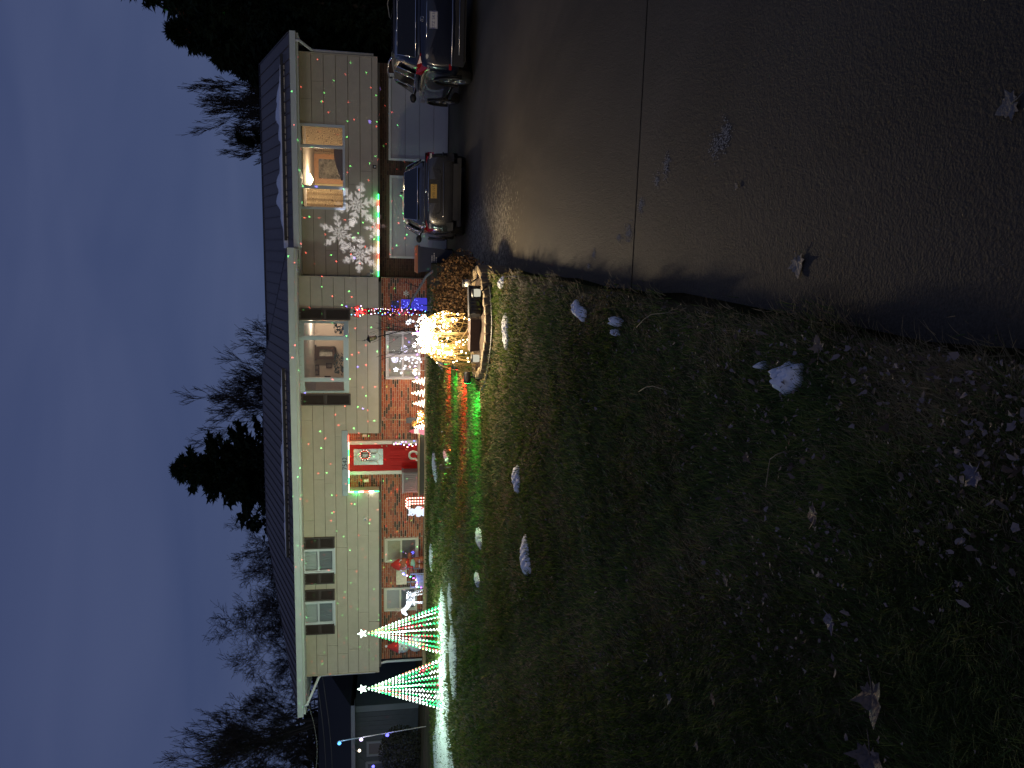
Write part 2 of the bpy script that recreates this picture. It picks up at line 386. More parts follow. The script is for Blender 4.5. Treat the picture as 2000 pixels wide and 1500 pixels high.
for s_, (xx, yy, zz) in (('r', (XG, YG, 1.88)),):
    mb = MB(); mb.box(xx, xx+.03, yy-.04, yy+.08, zz, ZT-.04); mb.build('corner_trim', siding_m, upperg)
mb = MB(); mb.box(XL-.03, XL, YM-.04, YM+.08, ZB, ZT); mb.build('corner_trim', siding_m, upper)
mb = MB(); mb.box(XR, XR+.025, YM-.035, YM+.08, ZB, ZT); mb.build('corner_trim', siding_m, upper)

# brick walls
BL, BH, JT = .199, .053, .0147
bmesh_one = MB(); bmesh_one.box(-.5*BL, .5*BL, -.012, .03, -.5*BH, .5*BH)
_b0 = bmesh_one.build('brick_proto', brick_m, None); BRICK = _b0.data; bpy.data.objects.remove(_b0)
def bricks(wall, regions, Y, holes, budget, key, z0):
    L = []
    c = 0; z = z0
    while z < max(r[3] for r in regions):
        x = min(r[0] for r in regions) - (BL+JT)*(.5 if c % 2 else 0)
        while x < max(r[1] for r in regions):
            for (a, b, p, q) in cut(x, x+BL, z, z+BH, holes):
                if q-p < BH*.6: continue
                for r in regions:
                    aa, bb = max(a, r[0]), min(b, r[1])
                    if bb-aa > .035 and z >= r[2]-.001 and z+BH <= r[3]+.03: L.append(((aa+bb)/2, (p+q)/2, bb-aa)); break
            x += BL+JT
        z += BH+JT; c += 1
    L.sort(key=key); rr = random.Random(5)
    for i, (x, zc, w) in enumerate(L[:budget]):
        o = bpy.data.objects.new('brick', BRICK); COL.objects.link(o); o.parent = wall
        o.location = Vector((x, Y + rr.uniform(-.002, .002), zc)) - WL[wall.name]; o.scale = (w/BL, 1, 1)
    m = MB()
    for (x, zc, w) in L[budget:]:
        dy = rr.uniform(-.002, .002)
        m.box(x-w/2, x+w/2, Y-.012+dy, Y+.03, zc-BH/2, zc+BH/2, 0, rr.random())
    if m.v: tag(m.build('brickwork', brick_m, wall, attr=True), kind='stuff')
mb = MB(); mb.box(XL+.1, XR, YB, YB+.2, .2, ZB-.07); mb.box(ENTRY[0]-.15, ENTRY[1]+.15, YB+.001, YB+.2, ZB-.069, ENTRY[3]+.1)
mb.box(XL+.1, XL+.3, YB+.201, 31, .2, ZB-.07); mb.box(XR-.2, XR, YB+.201, YGB+.05, -.31, ZB-.07)
lower = mb.build('lower_wall', mortar_m, house)
doorhole = (DOOR[0]-.14, DOOR[1]+.14, .3, DOOR[3]+.1)
bricks(lower, [(XL+.1, XR, .35, ZB-.06), (ENTRY[0]+.002, ENTRY[1]-.002, ZB-.13, ENTRY[3]+.02)], YB, [W_c, W_d, W_e, doorhole], 300,
       lambda t: abs(t[0]+4.6)+.0*t[1], .36)
mb = MB()
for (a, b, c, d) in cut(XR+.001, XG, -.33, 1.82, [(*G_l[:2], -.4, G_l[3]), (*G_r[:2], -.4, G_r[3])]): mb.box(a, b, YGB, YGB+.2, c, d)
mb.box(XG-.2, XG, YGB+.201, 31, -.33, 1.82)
lowerg = mb.build('lower_wall', mat('shaded_mortar', (.12, .085, .06), .9, noise=(30, .2)), house)  # mortar darkened as well, for the shade under the overhang
gb_m = brick_mat('shaded_brick', [(.07, .036, .026), (.055, .03, .022), (.085, .045, .03), (.045, .026, .02), (.10, .05, .034)])  # same brick as the main wall, shade of the overhang put into its colour
m_ = [_k for _k in ()]
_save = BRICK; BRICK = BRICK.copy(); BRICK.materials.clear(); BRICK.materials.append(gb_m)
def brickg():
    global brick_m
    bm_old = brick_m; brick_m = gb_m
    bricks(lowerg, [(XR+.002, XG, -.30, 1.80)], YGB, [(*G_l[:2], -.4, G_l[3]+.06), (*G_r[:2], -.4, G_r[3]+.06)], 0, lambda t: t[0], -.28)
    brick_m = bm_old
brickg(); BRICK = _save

# roof
YE, ZE, YR, ZR = 22.35, 4.43, 27.0, 5.97
XEL, XER = -14.75, .02
YGE, ZGE, YGR, ZGR, XGE = 23.1, 4.34, 27.3, 5.80, 6.05
def zroof(y): return ZE+(ZR-ZE)*(y-YE)/(YR-YE)
hipw = 4.55; hipr = 4.4
mb = MB()
e = -.03
P = dict(a=(XEL, YE, ZE+e), b=(XER, YE, ZE+e), c=(XER-hipr, YR, ZR+e), d=(XEL+hipw, YR, ZR+e), g=(XEL, 31.65, ZE+e), h=(XER, 31.65, ZE+e))
mb.add([P[k] for k in 'abcdgh'], [(0,1,2,3), (0,3,4), (1,5,2), (4,3,2,5), (0,4,5,1)])
roof = mb.build('roof', roof_m, house)
PW = .30
def panel(roof_, xa, xb, ya, yb0, yb1, zf, last=False):
    """one roof panel between xa..xb, its top end running from yb0 (at xa) to yb1 (at xb), with a raised seam on its side"""
    if yb0-ya < .02 and yb1-ya < .02: return
    m = MB(); t = .006
    A, B, C_, D = (xa, ya, zf(ya)), (xb, ya, zf(ya)), (xb, yb1, zf(yb1)), (xa, yb0, zf(yb0))
    up = lambda p, k: (p[0], p[1], p[2]+k)
    m.add([up(q, -.02) for q in (A, B, C_, D)]+[up(q, t) for q in (A, B, C_, D)], [(4,5,6,7), (0,1,5,4), (1,2,6,5), (3,0,4,7)])
    s = .014
    m.add([up(A, t), (xa+s, ya, A[2]+t), (xa+s, yb0, D[2]+t), up(D, t), up(A, .04), (xa+s, ya, A[2]+.04), (xa+s, yb0, D[2]+.04), up(D, .04)],
          [(4,5,6,7), (0,1,5,4), (1,2,6,5), (3,0,4,7)])
    m.build('roof_panel', roof_m, roof_)
x = XEL+.01
while x < XER-.01:
    x2 = min(x+PW, XER)
    def top(xx): return min(YR, YE+(YR-YE)*(xx-XEL)/hipw, YE+(YR-YE)*(XER-xx)/hipr)
    panel(roof, x, x2-.003, YE, top(x), top(x2), zroof); x = x2
def zrg(y): return ZGE+(ZGR-ZGE)*(y-YGE)/(YGR-YGE)
mb = MB(); x0 = XER-hipr-1.0
mb.add([(x0, YGE, ZGE+e), (XGE, YGE, ZGE+e), (XGE, YGR, ZGR+e), (x0, YGR, ZGR+e), (XGE, 31.5, ZGE+e), (x0, 31.5, ZGE+e)], [(0,1,2,3), (3,2,4,5), (0,5,4,1), (1,4,2)])
roofg = mb.build('roof', roof_m, house)
x = -2.6
while x < XGE-.01:
    x2 = min(x+PW+.06, XGE); panel(roofg, x, x2-.003, YGE if x > -.05 else YGE+.0, YGR, YGR, zrg); x = x2
# ridge, hip and rake caps
mb = MB()
mb.tube([P['d'], P['c']], .05, 6); mb.tube([P['a'], P['d']], .04, 6); mb.tube([P['b'], P['c']], .05, 6)
mb.build('ridge_cap', mat('ridge_cap', (.02, .022, .03), .5), roof)
mb = MB(); mb.tube([(x0, YGR, ZGR), (XGE, YGR, ZGR)], .05, 6); mb.tube([(XGE, YGE, ZGE), (XGE, YGR, ZGR)], .03, 6); mb.build('ridge_cap', MATS['ridge_cap'], roofg)
# snow guards and the snow they hold
def guard(roof_, xa, xb, y, zf, name='snow_guard'):
    m = MB(); z = zf(y)
    m.box(xa, xb, y-.02, y+.02, z+.04, z+.12)
    k = xa+.1
    while k < xb: m.box(k-.015, k+.015, y-.05, y+.12, z-.01, z+.06); k += .6
    m.build(name, dark_m, roof_)
def roofsnow(roof_, xa, xb, y, zf, d0, seed, taper=1.2):
    m = MB(); r = random.Random(seed); n = int((xb-xa)/.09); rows = 5
    for i in range(n+1):
        xx = xa+(xb-xa)*i/n
        w = d0*(.75+.25*math.sin(i*.21+seed)+.12*math.sin(i*.9)+r.uniform(-.06, .06))*min(1, .15+(xb-xx)/taper, .15+(xx-xa)/taper)
        for k in range(rows):
            t = k/(rows-1); yy = y+.03+w*t; h = .11*(1-t**1.6)+.015*(t < .95)
            m.v.append((xx, yy, zf(yy)+h+.006))
        m.v.append((xx, y+.025, zf(y)+.01))
    q = rows+1
    for i in range(n):
        for k in range(rows-1): m.f.append([i*q+k, (i+1)*q+k, (i+1)*q+k+1, i*q+k+1]); m.m.append(0); m.a.append(0); m.sm.append(True)
        m.f.append([i*q+rows, (i+1)*q+rows, (i+1)*q, i*q]); m.m.append(0); m.a.append(0); m.sm.append(True)
    return m
guard(roof, -9.6, -3.55, YE+.55, zroof); guard(roofg, .25, 5.6, YGE+.62, zrg)
for (m, loc, lb) in ((roofsnow(roof, -9.6, -3.6, YE+.55, zroof, .95, 1), (-6.5, YE+.6, zroof(YE+.6)), 'strip of snow held behind the guard on the roof over the front door'),
                     (roofsnow(roofg, .02, 5.3, YGE+.62, zrg, 1.35, 4), (2.6, YGE+.7, zrg(YGE+.7)), 'strip of snow held behind the guard on the garage roof')):
    tag(m.build('roof_snow', snow_m, None, loc=loc), lb, 'snow', 'snow lying on the roofs')
# eaves
mb = MB(); mb.box(XEL-.02, XER+.02, YE-.10, YE+.02, ZE-.19, ZE-.02); mb.box(XEL-.02, XER+.02, YE-.12, YE-.101, ZE-.05, ZE-.015); mb.build('gutter', gut_m, house)
mb = MB(); mb.box(XEL, XER, YE+.021, YE+.05, ZE-.25, ZE-.04); mb.box(XEL, XEL+.03, YE+.051, 31.5, ZE-.25, ZE-.04); mb.box(XER-.03, XER, YE+.051, YGE+.3, ZE-.25, ZE-.04); mb.build('fascia', gut_m, house)
mb = MB(); mb.box(XEL+.03, XER-.03, YE+.051, YM+.11, ZT+.002, ZT+.03); mb.box(XEL+.03, XL, YM+.111, 31.4, ZT+.002, ZT+.03); mb.build('soffit', soff_m, house)
mb = MB(); mb.box(.06, XGE+.02, YGE-.10, YGE+.02, ZGE-.18, ZGE-.02); mb.build('gutter', gut_m, house)
mb = MB(); mb.box(.03, XGE, YGE+.021, YGE+.05, ZGE-.24, ZGE-.04); mb.box(XGE-.03, XGE, YGE+.051, 31.4, ZGE-.24, ZGE-.04)
mb.prism([(XGE-.06, YGE+.06, ZGE-.05), (XGE-.06, 31.3, ZGE-.05), (XGE-.06, YGR, ZGR-.06)], (.03, 0, 0)); mb.build('fascia', gut_m, house)
mb = MB(); mb.box(XR+.03, XGE-.03, YGE+.051, YG+.11, ZT-.038, ZT-.01); mb.build('soffit', soff_m, house)
mb = MB(); mb.tube([(XEL+.35, YE-.04, ZE-.18), (XEL+.36, YE-.04, ZE-.30), (XL-.09, YM-.02, ZE-.62), (XL-.09, YM+.1, ZE-.7), (XL-.09, YM+.1, 2.0), (XL-.05, YB, 1.8), (XL+.04, YB-.08, 1.6), (XL+.04, YB-.08, .42)], .042, 8); mb.build('downspout', trim_m, house)
mb = MB(); mb.tube([(XGE-.22, YGE-.04, ZGE-.16), (XGE-.2, YGE-.02, ZGE-.27), (XG+.09, YG-.02, ZGE-.55), (XG+.09, YG+.04, ZGE-.65), (XG+.09, YG+.04, 2.0)], .042, 8); mb.build('downspout', trim_m, house)
# unlit light string clipped under the main gutter
mb = MB(); rr = random.Random(2); k = XEL+.1; pts = []
while k < XER-.05:
    pts.append((k, YE-.02, ZE-.275-.02*rr.random())); mb.tube([(k, YE-.02, ZE-.28), (k+rr.uniform(-.015, .015), YE-.02, ZE-.325-.02*rr.random())], [.009, .004], 4); k += .12
mb.tube(pts, .006, 4); mb.build('light_strand', mat('pale_strand', (.35, .36, .30), .5), house)
#@@WIN
# ------------------------------------------------------------------ windows, shutters, doors
blind_m = mat('pale_blind', (.62, .62, .56), .7, noise=(5, .06))
dim_m = mat('dim_blind', (.20, .22, .22), .7, noise=(5, .1))
def pleat(x0, x1, Y, z0, z1, amp=.012, per=.09):
    m = MB(); n = max(6, int((x1-x0)/.015))
    for i in range(n+1):
        xx = x0+(x1-x0)*i/n; yy = Y+amp*math.sin(2*math.pi*(xx-x0)/per)+amp*.4*math.sin(9*xx)
        m.v += [(xx, yy, z0), (xx, yy+.003, z1)]
    for i in range(n): m.f.append([2*i, 2*i+2, 2*i+3, 2*i+1]); m.m.append(0); m.a.append(0); m.sm.append(True)
    return m
def frame_bars(m, x0, x1, z0, z1, ya, yb, w):
    m.box(x0, x0+w, ya, yb, z0, z1); m.box(x1-w, x1, ya, yb, z0, z1); m.box(x0+w, x1-w, ya, yb, z1-w, z1); m.box(x0+w, x1-w, ya, yb, z0, z0+w)
def pane(par, x0, x1, z0, z1, y, mt=None):
    m = MB(); m.box(x0, x1, y, y+.006, z0, z1); return m.build('pane', mt or glass_m, par)
def hung(r, Y, back, casing, top_m, bot_m, cols=1, sill=True):
    x0, x1, z0, z1 = r
    m = MB(); frame_bars(m, x0, x1, z0, z1, Y-.07, Y-.002 if back < 0 else Y+.1, .055)
    w = m.build('window', casing, house)
    if sill: m = MB(); m.box(x0-.03, x1+.03, Y-.10, Y-.071, z0-.01, z0+.03); m.build('sill', casing, w)
    cw = (x1-x0-.11)/cols
    for c in range(cols):
        a = x0+.055+c*cw; b = a+cw; zm = (z0+z1)/2+.01
        if cols > 1 and c: m = MB(); m.box(a-.03, a+.03, Y-.066, Y-.01, z0+.056, z1-.056); m.build('mullion', casing, w)
        a += .004+(.026 if c else 0); b -= .004+(.03 if c < cols-1 else 0)
        for (p, q, mt, dy) in ((zm, z1-.06, top_m, 0), (z0+.06, zm-.002, bot_m, .012)):
            m = MB(); frame_bars(m, a, b, p, q, Y-.052+dy, Y-.03+dy, .028); s_ = m.build('sash', casing, w)
            pane(w, a+.028, b-.028, p+.028, q-.028, Y-.042+dy)
            pl = pleat(a, b, (Y-.012) if back < 0 else Y+.06, p, q, .004 if back < 0 else .012, .05); pl.build('blind', mt, w)
    if back >= 0: m = MB(); m.box(x0, x1, Y+.101, Y+.115, z0, z1); m.build('backing', dim_m, w)
    return w
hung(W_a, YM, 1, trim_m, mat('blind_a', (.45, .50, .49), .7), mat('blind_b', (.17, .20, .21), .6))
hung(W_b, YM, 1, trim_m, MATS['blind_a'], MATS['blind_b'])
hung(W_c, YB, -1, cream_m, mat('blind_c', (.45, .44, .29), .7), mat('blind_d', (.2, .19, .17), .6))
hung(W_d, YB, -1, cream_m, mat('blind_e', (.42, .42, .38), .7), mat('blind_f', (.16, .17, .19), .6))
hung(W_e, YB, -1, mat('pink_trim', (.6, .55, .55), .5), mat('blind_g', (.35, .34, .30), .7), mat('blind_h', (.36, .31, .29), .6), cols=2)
# shutters
def shutter(px, Y):
    x0, x1, z0, z1 = px; m = MB(); ya, yb = Y-.075, Y-.034
    frame_bars(m, x0, x1, z0, z1, ya, yb, .045); zm = (z0+z1)/2; m.box(x0+.046, x1-.046, ya, yb, zm-.03, zm+.03)
    s_ = m.build('shutter', shut_m, house); k = z0+.06; m = MB()
    while k < z1-.06:
        if abs(k-zm) > .05: m.add([(x0+.045, ya+.008, k), (x1-.045, ya+.008, k), (x1-.045, ya+.03, k+.032), (x0+.045, ya+.03, k+.032)], [(0,1,2,3)])
        k += .036
    m.box(x0+.046, x1-.046, yb-.006, yb-.001, z0+.046, z1-.046); m.build('louvres', shut_m, s_)
for (a, b, c, d) in ((581.7, 601.7, 684, 625), (585, 769, 685, 791.6), (589.1, 1049.5, 653.7, 1071.5), (590, 1118.7, 653.5, 1140.7), (590.7, 1151.6, 653.7, 1172.7), (591.4, 1218.9, 654, 1239)):
    r = rect(a, b, c, d, YM-.05); shutter((r[0], r[1], max(r[2], 0), min(r[3], ZT-.01)), YM)

# lit rooms
def room(x0, x1, y0, y1, z0, z1, wall, ceil, floor):
    m = MB(); P = [(x0,y0,z0),(x1,y0,z0),(x1,y1,z0),(x0,y1,z0),(x0,y0,z1),(x1,y0,z1),(x1,y1,z1),(x0,y1,z1)]
    m.add(P, [(3,2,6,7), (0,3,7,4), (2,1,5,6)], 0); m.add(P, [(4,5,6,7)], 1); m.add(P, [(0,1,2,3)], 2)
    return m.build('room', [wall, ceil, floor], house)
x0, x1, z0, z1 = W_gar
room(x0-.9, x1+.9, YG+.13, YG+3.8, 2.0, 4.1, mat('cream_wall', (.74, .62, .36), .8), mat('stipple_ceiling', (.52, .44, .38), .9, noise=(30, .15)), wood2_m)
lamp('room_lamp', 'POINT', ((x0+x1)/2-.2, YG+1.5, 3.75), 95, (1, .78, .48), house, .12)
def triple(r, Y, lights, casing):
    X0, X1, Z0, Z1 = r; m = MB(); frame_bars(m, X0, X1, Z0, Z1, Y-.06, Y+.11, .05)
    w = m.build('window', casing, house)
    for i, (a, b) in enumerate(lights):
        if i: m = MB(); m.box(lights[i-1][1]+.001, a-.001, Y-.055, Y+.1, Z0+.051, Z1-.051); m.build('mullion', casing, w)
        m = MB(); frame_bars(m, a, b, Z0+.052, Z1-.052, Y-.03, Y+.02, .022); m.build('sash', casing, w)
        pane(w, a+.022, b-.022, Z0+.074, Z1-.074, Y-.012)
    return w
gx = lambda y: at(630, y, YG).x
triple(W_gar, YG, [(W_gar[0]+.051, gx(367.5)), (gx(367.5)+.05, gx(288)), (gx(288)+.05, W_gar[1]-.051)], frame_m)
def curtain_mat():
    m = bpy.data.materials.new('floral_curtain'); m.use_nodes = True; nt = m.node_tree; b = nt.nodes['Principled BSDF']; L = nt.links
    g = N(nt, 'ShaderNodeNewGeometry'); v = N(nt, 'ShaderNodeTexVoronoi', Scale=9.0); L.new(g.outputs['Position'], v.inputs['Vector'])
    w = N(nt, 'ShaderNodeMath', operation='MULTIPLY'); w.inputs[1].default_value = 26; s_ = N(nt, 'ShaderNodeMath', operation='SINE')
    L.new(v.outputs['Distance'], w.inputs[0]); L.new(w.outputs[0], s_.inputs[0])
    r = N(nt, 'ShaderNodeValToRGB'); r.color_ramp.elements[0].position = .45; r.color_ramp.elements[0].color = (.60, .46, .28, 1); r.color_ramp.elements[1].position = .62; r.color_ramp.elements[1].color = (.20, .13, .07, 1)
    L.new(s_.outputs[0], r.inputs[0]); L.new(r.outputs[0], b.inputs['Base Color']); b.inputs['Roughness'].default_value = .9
    # cloth lets the room light through
    tr = N(nt, 'ShaderNodeBsdfTranslucent'); L.new(r.outputs[0], tr.inputs[0]); mx = N(nt, 'ShaderNodeMixShader'); mx.inputs[0].default_value = .55
    L.new(b.outputs[0], mx.inputs[1]); L.new(tr.outputs[0], mx.inputs[2]); L.new(mx.outputs[0], nt.nodes['Material Output'].inputs[0])
    return m
cur_m = curtain_mat()
for (ya, yb, lb, am) in ((371, 408, 'gathered floral curtain in the side light of the garage window nearest the snowflakes', .022), (246, 283, 'flat floral curtain in the right side light of the lit garage window', .0015)):
    a, b = gx(yb)-.05, gx(ya)+.04
    tag(pleat(a, b, YG+.28, 2.35, 4.02, am, .17).build('curtain', cur_m, None, loc=((a+b)/2, YG+.28, 2.35)), lb, 'curtain', 'curtains of the lit window')
# things inside the lit room
bw = YG+3.77
a = at(613, 358, bw); b = at(676, 303, bw); oak_m = mat('oak', (.48, .24, .10), .5, noise=(20, .15))
t = thing('framed_picture', 'oak framed picture with grey landscape on the cream room wall', 'picture', ((a.x+b.x)/2, bw, b.z))
m = MB(); frame_bars(m, a.x, b.x, b.z, a.z, bw-.05, bw, .17); m.build('frame', oak_m, t)
m = MB(); m.box(a.x+.171, b.x-.171, bw-.03, bw-.005, b.z+.171, a.z-.171); m.build('canvas', mat('canvas', (.20, .18, .15), .8, noise=(9, .7)), t)
t = thing('valance', 'narrow floral hanging on a dark rod beside the framed picture', 'hanging', (b.x+.1, bw, b.z))
m = MB(); m.tube([(a.x-.1, bw-.1, a.z+.1), (b.x+.34, bw-.1, a.z+.1)], .02, 6); m.ball((b.x+.36, bw-.1, a.z+.1), .05, 0, 8); m.ball((a.x-.12, bw-.1, a.z+.1), .05, 0, 8); m.build('rod', dark_m, t)
m = pleat(b.x-.02, b.x+.2, bw-.1, b.z+.05, a.z+.09, .02, .1); m.build('cloth', cur_m, t)
def headboard():
    pts = []
    for i in range(13):
        k = i/12; xx = at(665, 352-k*70, YG+.75).x; zz = at(668.5-14*math.sin(min(1, k*1.35)*math.pi/2), 320, YG+.75).z
        pts.append((xx, YG+.75, zz))
    pts += [(pts[-1][0], YG+.75, 2.05), (pts[0][0], YG+.75, 2.05)]
    return pts
hp = headboard(); m = MB(); m.prism(hp, (0, .05, 0)); m.tube([Vector(p)+Vector((0, .02, .01)) for p in hp[:13]], .028, 6)
tag(m.build('headboard', mat('dark_walnut', (.06, .03, .018), .35), None, loc=(hp[6][0], YG+.75, 2.05)), 'dark curved wooden headboard behind the lit garage window', 'headboard')
m = MB(); p = at(595, 345, bw)
m = MB(); m.lathe([(.0, 0), (.14, .0), (.2, -.06), (.02, -.16), (0, -.16)], (W_gar[0]+1.0, YG+1.5, 4.09), 16)
tag(m.build('ceiling_light', emis('lamp_shade', (1, .8, .5), 6), None, loc=(W_gar[0]+1.0, YG+1.5, 3.9)), 'round ceiling lamp in the lit room above the garage', 'ceiling light')

# bay window of the dim room
x0, x1, z0, z1 = W_bay; YF = YM-.30; casing = mat('bay_trim', (.50, .60, .60), .4)
c0, c1 = at(630, 742, YF).x, at(630, 660, YF).x
foot = [(x0, YM-.035), (c0, YF), (c1, YF), (x1, YM-.035)]
m = MB()
for (za, zb) in ((z0, z0+.09), (z1-.09, z1)): m.prism([(*p, za) for p in foot]+[(x1, YM+.1, za), (x0, YM+.1, za)], (0, 0, zb-za))
bay = m.build('window', casing, house)
def seg(p, q, za, zb, w, mtl, nm, off=0):
    p = Vector((*p, 0)); q = Vector((*q, 0)); d = (q-p).normalized(); n = Vector((d.y, -d.x, 0)); c = (p+q)/2; L = (q-p).length/2
    m = MB()
    for (a_, b_) in ((0, w), (2*L-w, 2*L)): m.obox(p+d*(a_+b_)/2+Vector((0, 0, (za+zb)/2))-n*.02, d, n, (0, 0, 1), (b_-a_)/2, .028, (zb-za)/2)
    for (a_, b_) in ((za, za+w), (zb-w, zb)): m.obox(c+Vector((0, 0, (a_+b_)/2))-n*.02, d, n, (0, 0, 1), L-w-.001, .026, (b_-a_)/2)
    m.build('sash', mtl, bay); m = MB(); m.obox(c+Vector((0, 0, (za+zb)/2))-n*.02, d, n, (0, 0, 1), L-w, .003, (zb-za)/2-w); m.build('pane', glass_m, bay)
for p, q in zip(foot, foot[1:]): seg((p[0]+.012, p[1]), (q[0]-.012, q[1]), z0+.091, z1-.091, .055, casing, 'sash')
m = MB()
for (px_, py_) in foot[1:3]: m.box(px_-.05, px_+.05, py_-.02, py_+.06, z0+.092, z1-.092)
m.build('post', casing, bay)
rx0, rx1 = x0-.9, x1+.7; rb = YM+3.9
room(rx0, rx1, YM+.13, rb, 2.0, 4.12, mat('beige_wall', (.52, .42, .33), .8), mat('room_ceiling', (.5, .46, .4), .9), wood2_m)
lamp('room_lamp', 'POINT', ((x0+x1)/2+.9, YM+2.6, 3.85), 60, (1, .84, .66), house, .15)
wal_m = MATS['dark_walnut']
a = at(619, 700, rb); b = at(655, 676, rb)
t = thing('wall_cabinet', 'tall dark wooden clock cabinet on the wall of the dim room', 'cabinet', ((a.x+b.x)/2, rb, b.z))
m = MB(); frame_bars(m, a.x, b.x, b.z, a.z, rb-.2, rb-.05, .1); m.box(a.x-.05, b.x+.05, rb-.23, rb-.02, a.z, a.z+.07); m.build('case', wal_m, t)
m = MB(); m.box(a.x+.101, b.x-.101, rb-.1, rb-.06, b.z+.1, a.z-.1); m.build('face', mat('dial', (.5, .46, .38), .5, noise=(8, .4)), t)
for i, (xa, ya, xb, yb) in enumerate(((613, 712, 624, 722), (613, 722.6, 624, 733), (637, 709, 648, 719), (634, 734, 646, 737))):
    a = at(xa, yb, rb); b = at(xb, ya, rb)
    t = thing('framed_photo', ['dark framed photo, upper left one of the pair on the dim room wall', 'dark framed photo nearest the left side light in the dim room', 'small framed photo with pale centre low on the dim room wall', 'narrow framed photo half hidden by the left bay post'][i], 'picture', ((a.x+b.x)/2, rb, b.z), 'framed photos in the dim room')
    m = MB(); frame_bars(m, a.x, b.x, b.z, a.z, rb-.03, rb, .04); m.build('frame', wal_m, t); m = MB(); m.box(a.x+.041, b.x-.041, rb-.02, rb-.004, b.z+.041, a.z-.041); m.build('print', mat('print', (.2, .15, .11), .6, noise=(12, .5)), t)
a = at(596, 692, rb-.3); t = thing('hanging_shelf', 'small dark wire shelf high on the dim room wall', 'shelf', tuple(a))
m = MB()
for k in range(3): m.box(a.x-.05, a.x+.5, a.y-.01, a.y+.2, a.z-.18+k*.17, a.z-.165+k*.17)
for k in (0, .44): m.box(a.x+k, a.x+k+.015, a.y, a.y+.02, a.z-.2, a.z+.22)
m.build('rack', iron_m, t)
# plants on the sill
rr = random.Random(4)
for i, (yy, lb) in enumerate(((701, 'leafy houseplant in the middle of the bay window sill'), (722, 'dark houseplant at the left end of the bay window sill'), (641, 'dark houseplant in the right side light of the bay window'))):
    p = at(675, yy, YM+.05); pz = z0+.1; t = thing('houseplant', lb, 'plant', (p.x, YM+.05, pz), 'plants on the bay window sill')
    m = MB(); m.lathe([(0, 0), (.05, 0), (.065, .1), (.055, .1), (0, .09)], (p.x, YM+.05, pz), 10); m.build('pot', mat('clay_pot', (.16, .22, .30), .5), t)
    m = MB()
    for k in range(60):
        an = rr.uniform(0, 6.28); rd = rr.uniform(.02, .17); h = rr.uniform(.08, .34); c = Vector((p.x+rd*math.cos(an), YM+.05+.4*rd*math.sin(an), pz+h)); d = Vector((math.cos(an), math.sin(an)*.5, rr.uniform(-.5, .6)))*.05; w = Vector((-d.y, d.x, .2*rr.random())).normalized()*.022
        m.add([c-d, c+w, c+d, c-w], [(0,1,2,3)])
    m.build('leaves', mat('houseplant_leaf', (.03, .06, .06) if i != 1 else (.03, .05, .05), .5), t)

# garage doors
gd_m = mat('garage_door', (.40, .41, .45), .45, noise=(2, .05))
for r in (G_l, G_r):
    m = MB(); m.box(r[0], r[0]+.07, YGB-.03, YGB+.12, -.31, r[3]); m.box(r[1]-.07, r[1], YGB-.03, YGB+.12, -.31, r[3]); m.box(r[0]+.071, r[1]-.071, YGB-.03, YGB+.12, r[3]-.07, r[3])
    g = m.build('garage_door', trim_m, house); n = 4; h = (r[3]-.072+.30)/n
    for i in range(n):
        za = -.30+i*h; m = MB(); m.box(r[0]+.072, r[1]-.072, YGB+.05, YGB+.09, za+.004, za+h-.004)
        m.box(r[0]+.072, r[1]-.072, YGB+.042, YGB+.049, za+.03, za+h-.03); m.build('panel', gd_m, g)
    m = MB(); m.box(r[0]+.072, r[1]-.072, YGB+.045, YGB+.095, -.318, -.298); m.build('seal', dark_m, g)

# front door in its recess
side_m = siding_m
m = MB(); m.box(ENTRY[0]-.06, ENTRY[0]-.001, YM+.122, YB-.02, ZB, ENTRY[3]); m.box(ENTRY[1]+.001, ENTRY[1]+.06, YM+.122, YB-.02, ZB, ENTRY[3]); m.box(ENTRY[0]-.06, ENTRY[1]+.06, YM+.122, YB+.1, ENTRY[3]+.002, ENTRY[3]+.05); m.build('entry_reveal', siding_m, house)
hb = rect(668.3, 841, 680, 968, YM-.05)
m = MB(); m.box(hb[0], hb[1], YM-.07, YM-.031, ENTRY[3], hb[3]); head = m.build('header_board', mat('header_board', (.33, .39, .42), .5, noise=(6, .06)), house)
text('house_number', '7542', ((at(672, 905.5, YM-.07).x), YM-.073, (ENTRY[3]+hb[3])/2), .21, dark_m, head)
dx0, dx1, dz0, dz1 = DOOR; YD = YB-.04
m = MB(); m.box(dx0-.11, dx0, YB-.09, YB-.015, dz0-.1, dz1+.09); m.box(dx1, dx1+.11, YB-.09, YB-.015, dz0-.1, dz1+.09); m.box(dx0, dx1, YB-.09, YB-.015, dz1, dz1+.09)
m.box(dx0-.12, dx1+.12, YB-.14, YB-.015, dz0-.26, dz0-.101); m.build('door_frame', mat('door_trim', (.60, .55, .50), .5), house)
red_door = mat('red_door', (.36, .008, .008), .6, noise=(3, .06), spec=.2)
m = MB(); m.box(dx0+.003, dx1-.003, YB-.06, YB-.02, dz0-.1, dz1-.003); fd = m.build('front_door', red_door, house)
W = dx1-dx0; Hh = dz1-dz0
def dxx(k): return dx0+W*k
gx0, gx1 = dxx(.23), dxx(.83); gz0, gz1 = dz1-Hh*.505, dz1-Hh*.07
m = MB(); frame_bars(m, gx0-.03, gx1+.03, gz0-.03, gz1+.03, YB-.078, YB-.061, .03); m.build('glass_trim', red_door, fd)
m = MB(); m.box(gx0, gx1, YB-.066, YB-.0605, gz0, gz1); dg = m.build('glass', mat('door_glass', (.32, .36, .38), .25, noise=(7, .2), spec=.7), fd)
m = MB(); lead = lambda pts: m.tube([(p[0], YB-.069, p[1]) for p in pts], .008, 4)
cxm = (gx0+gx1)/2; ho = (gx1-gx0)*.28; zA, zC = gz0+.1, gz1-.1
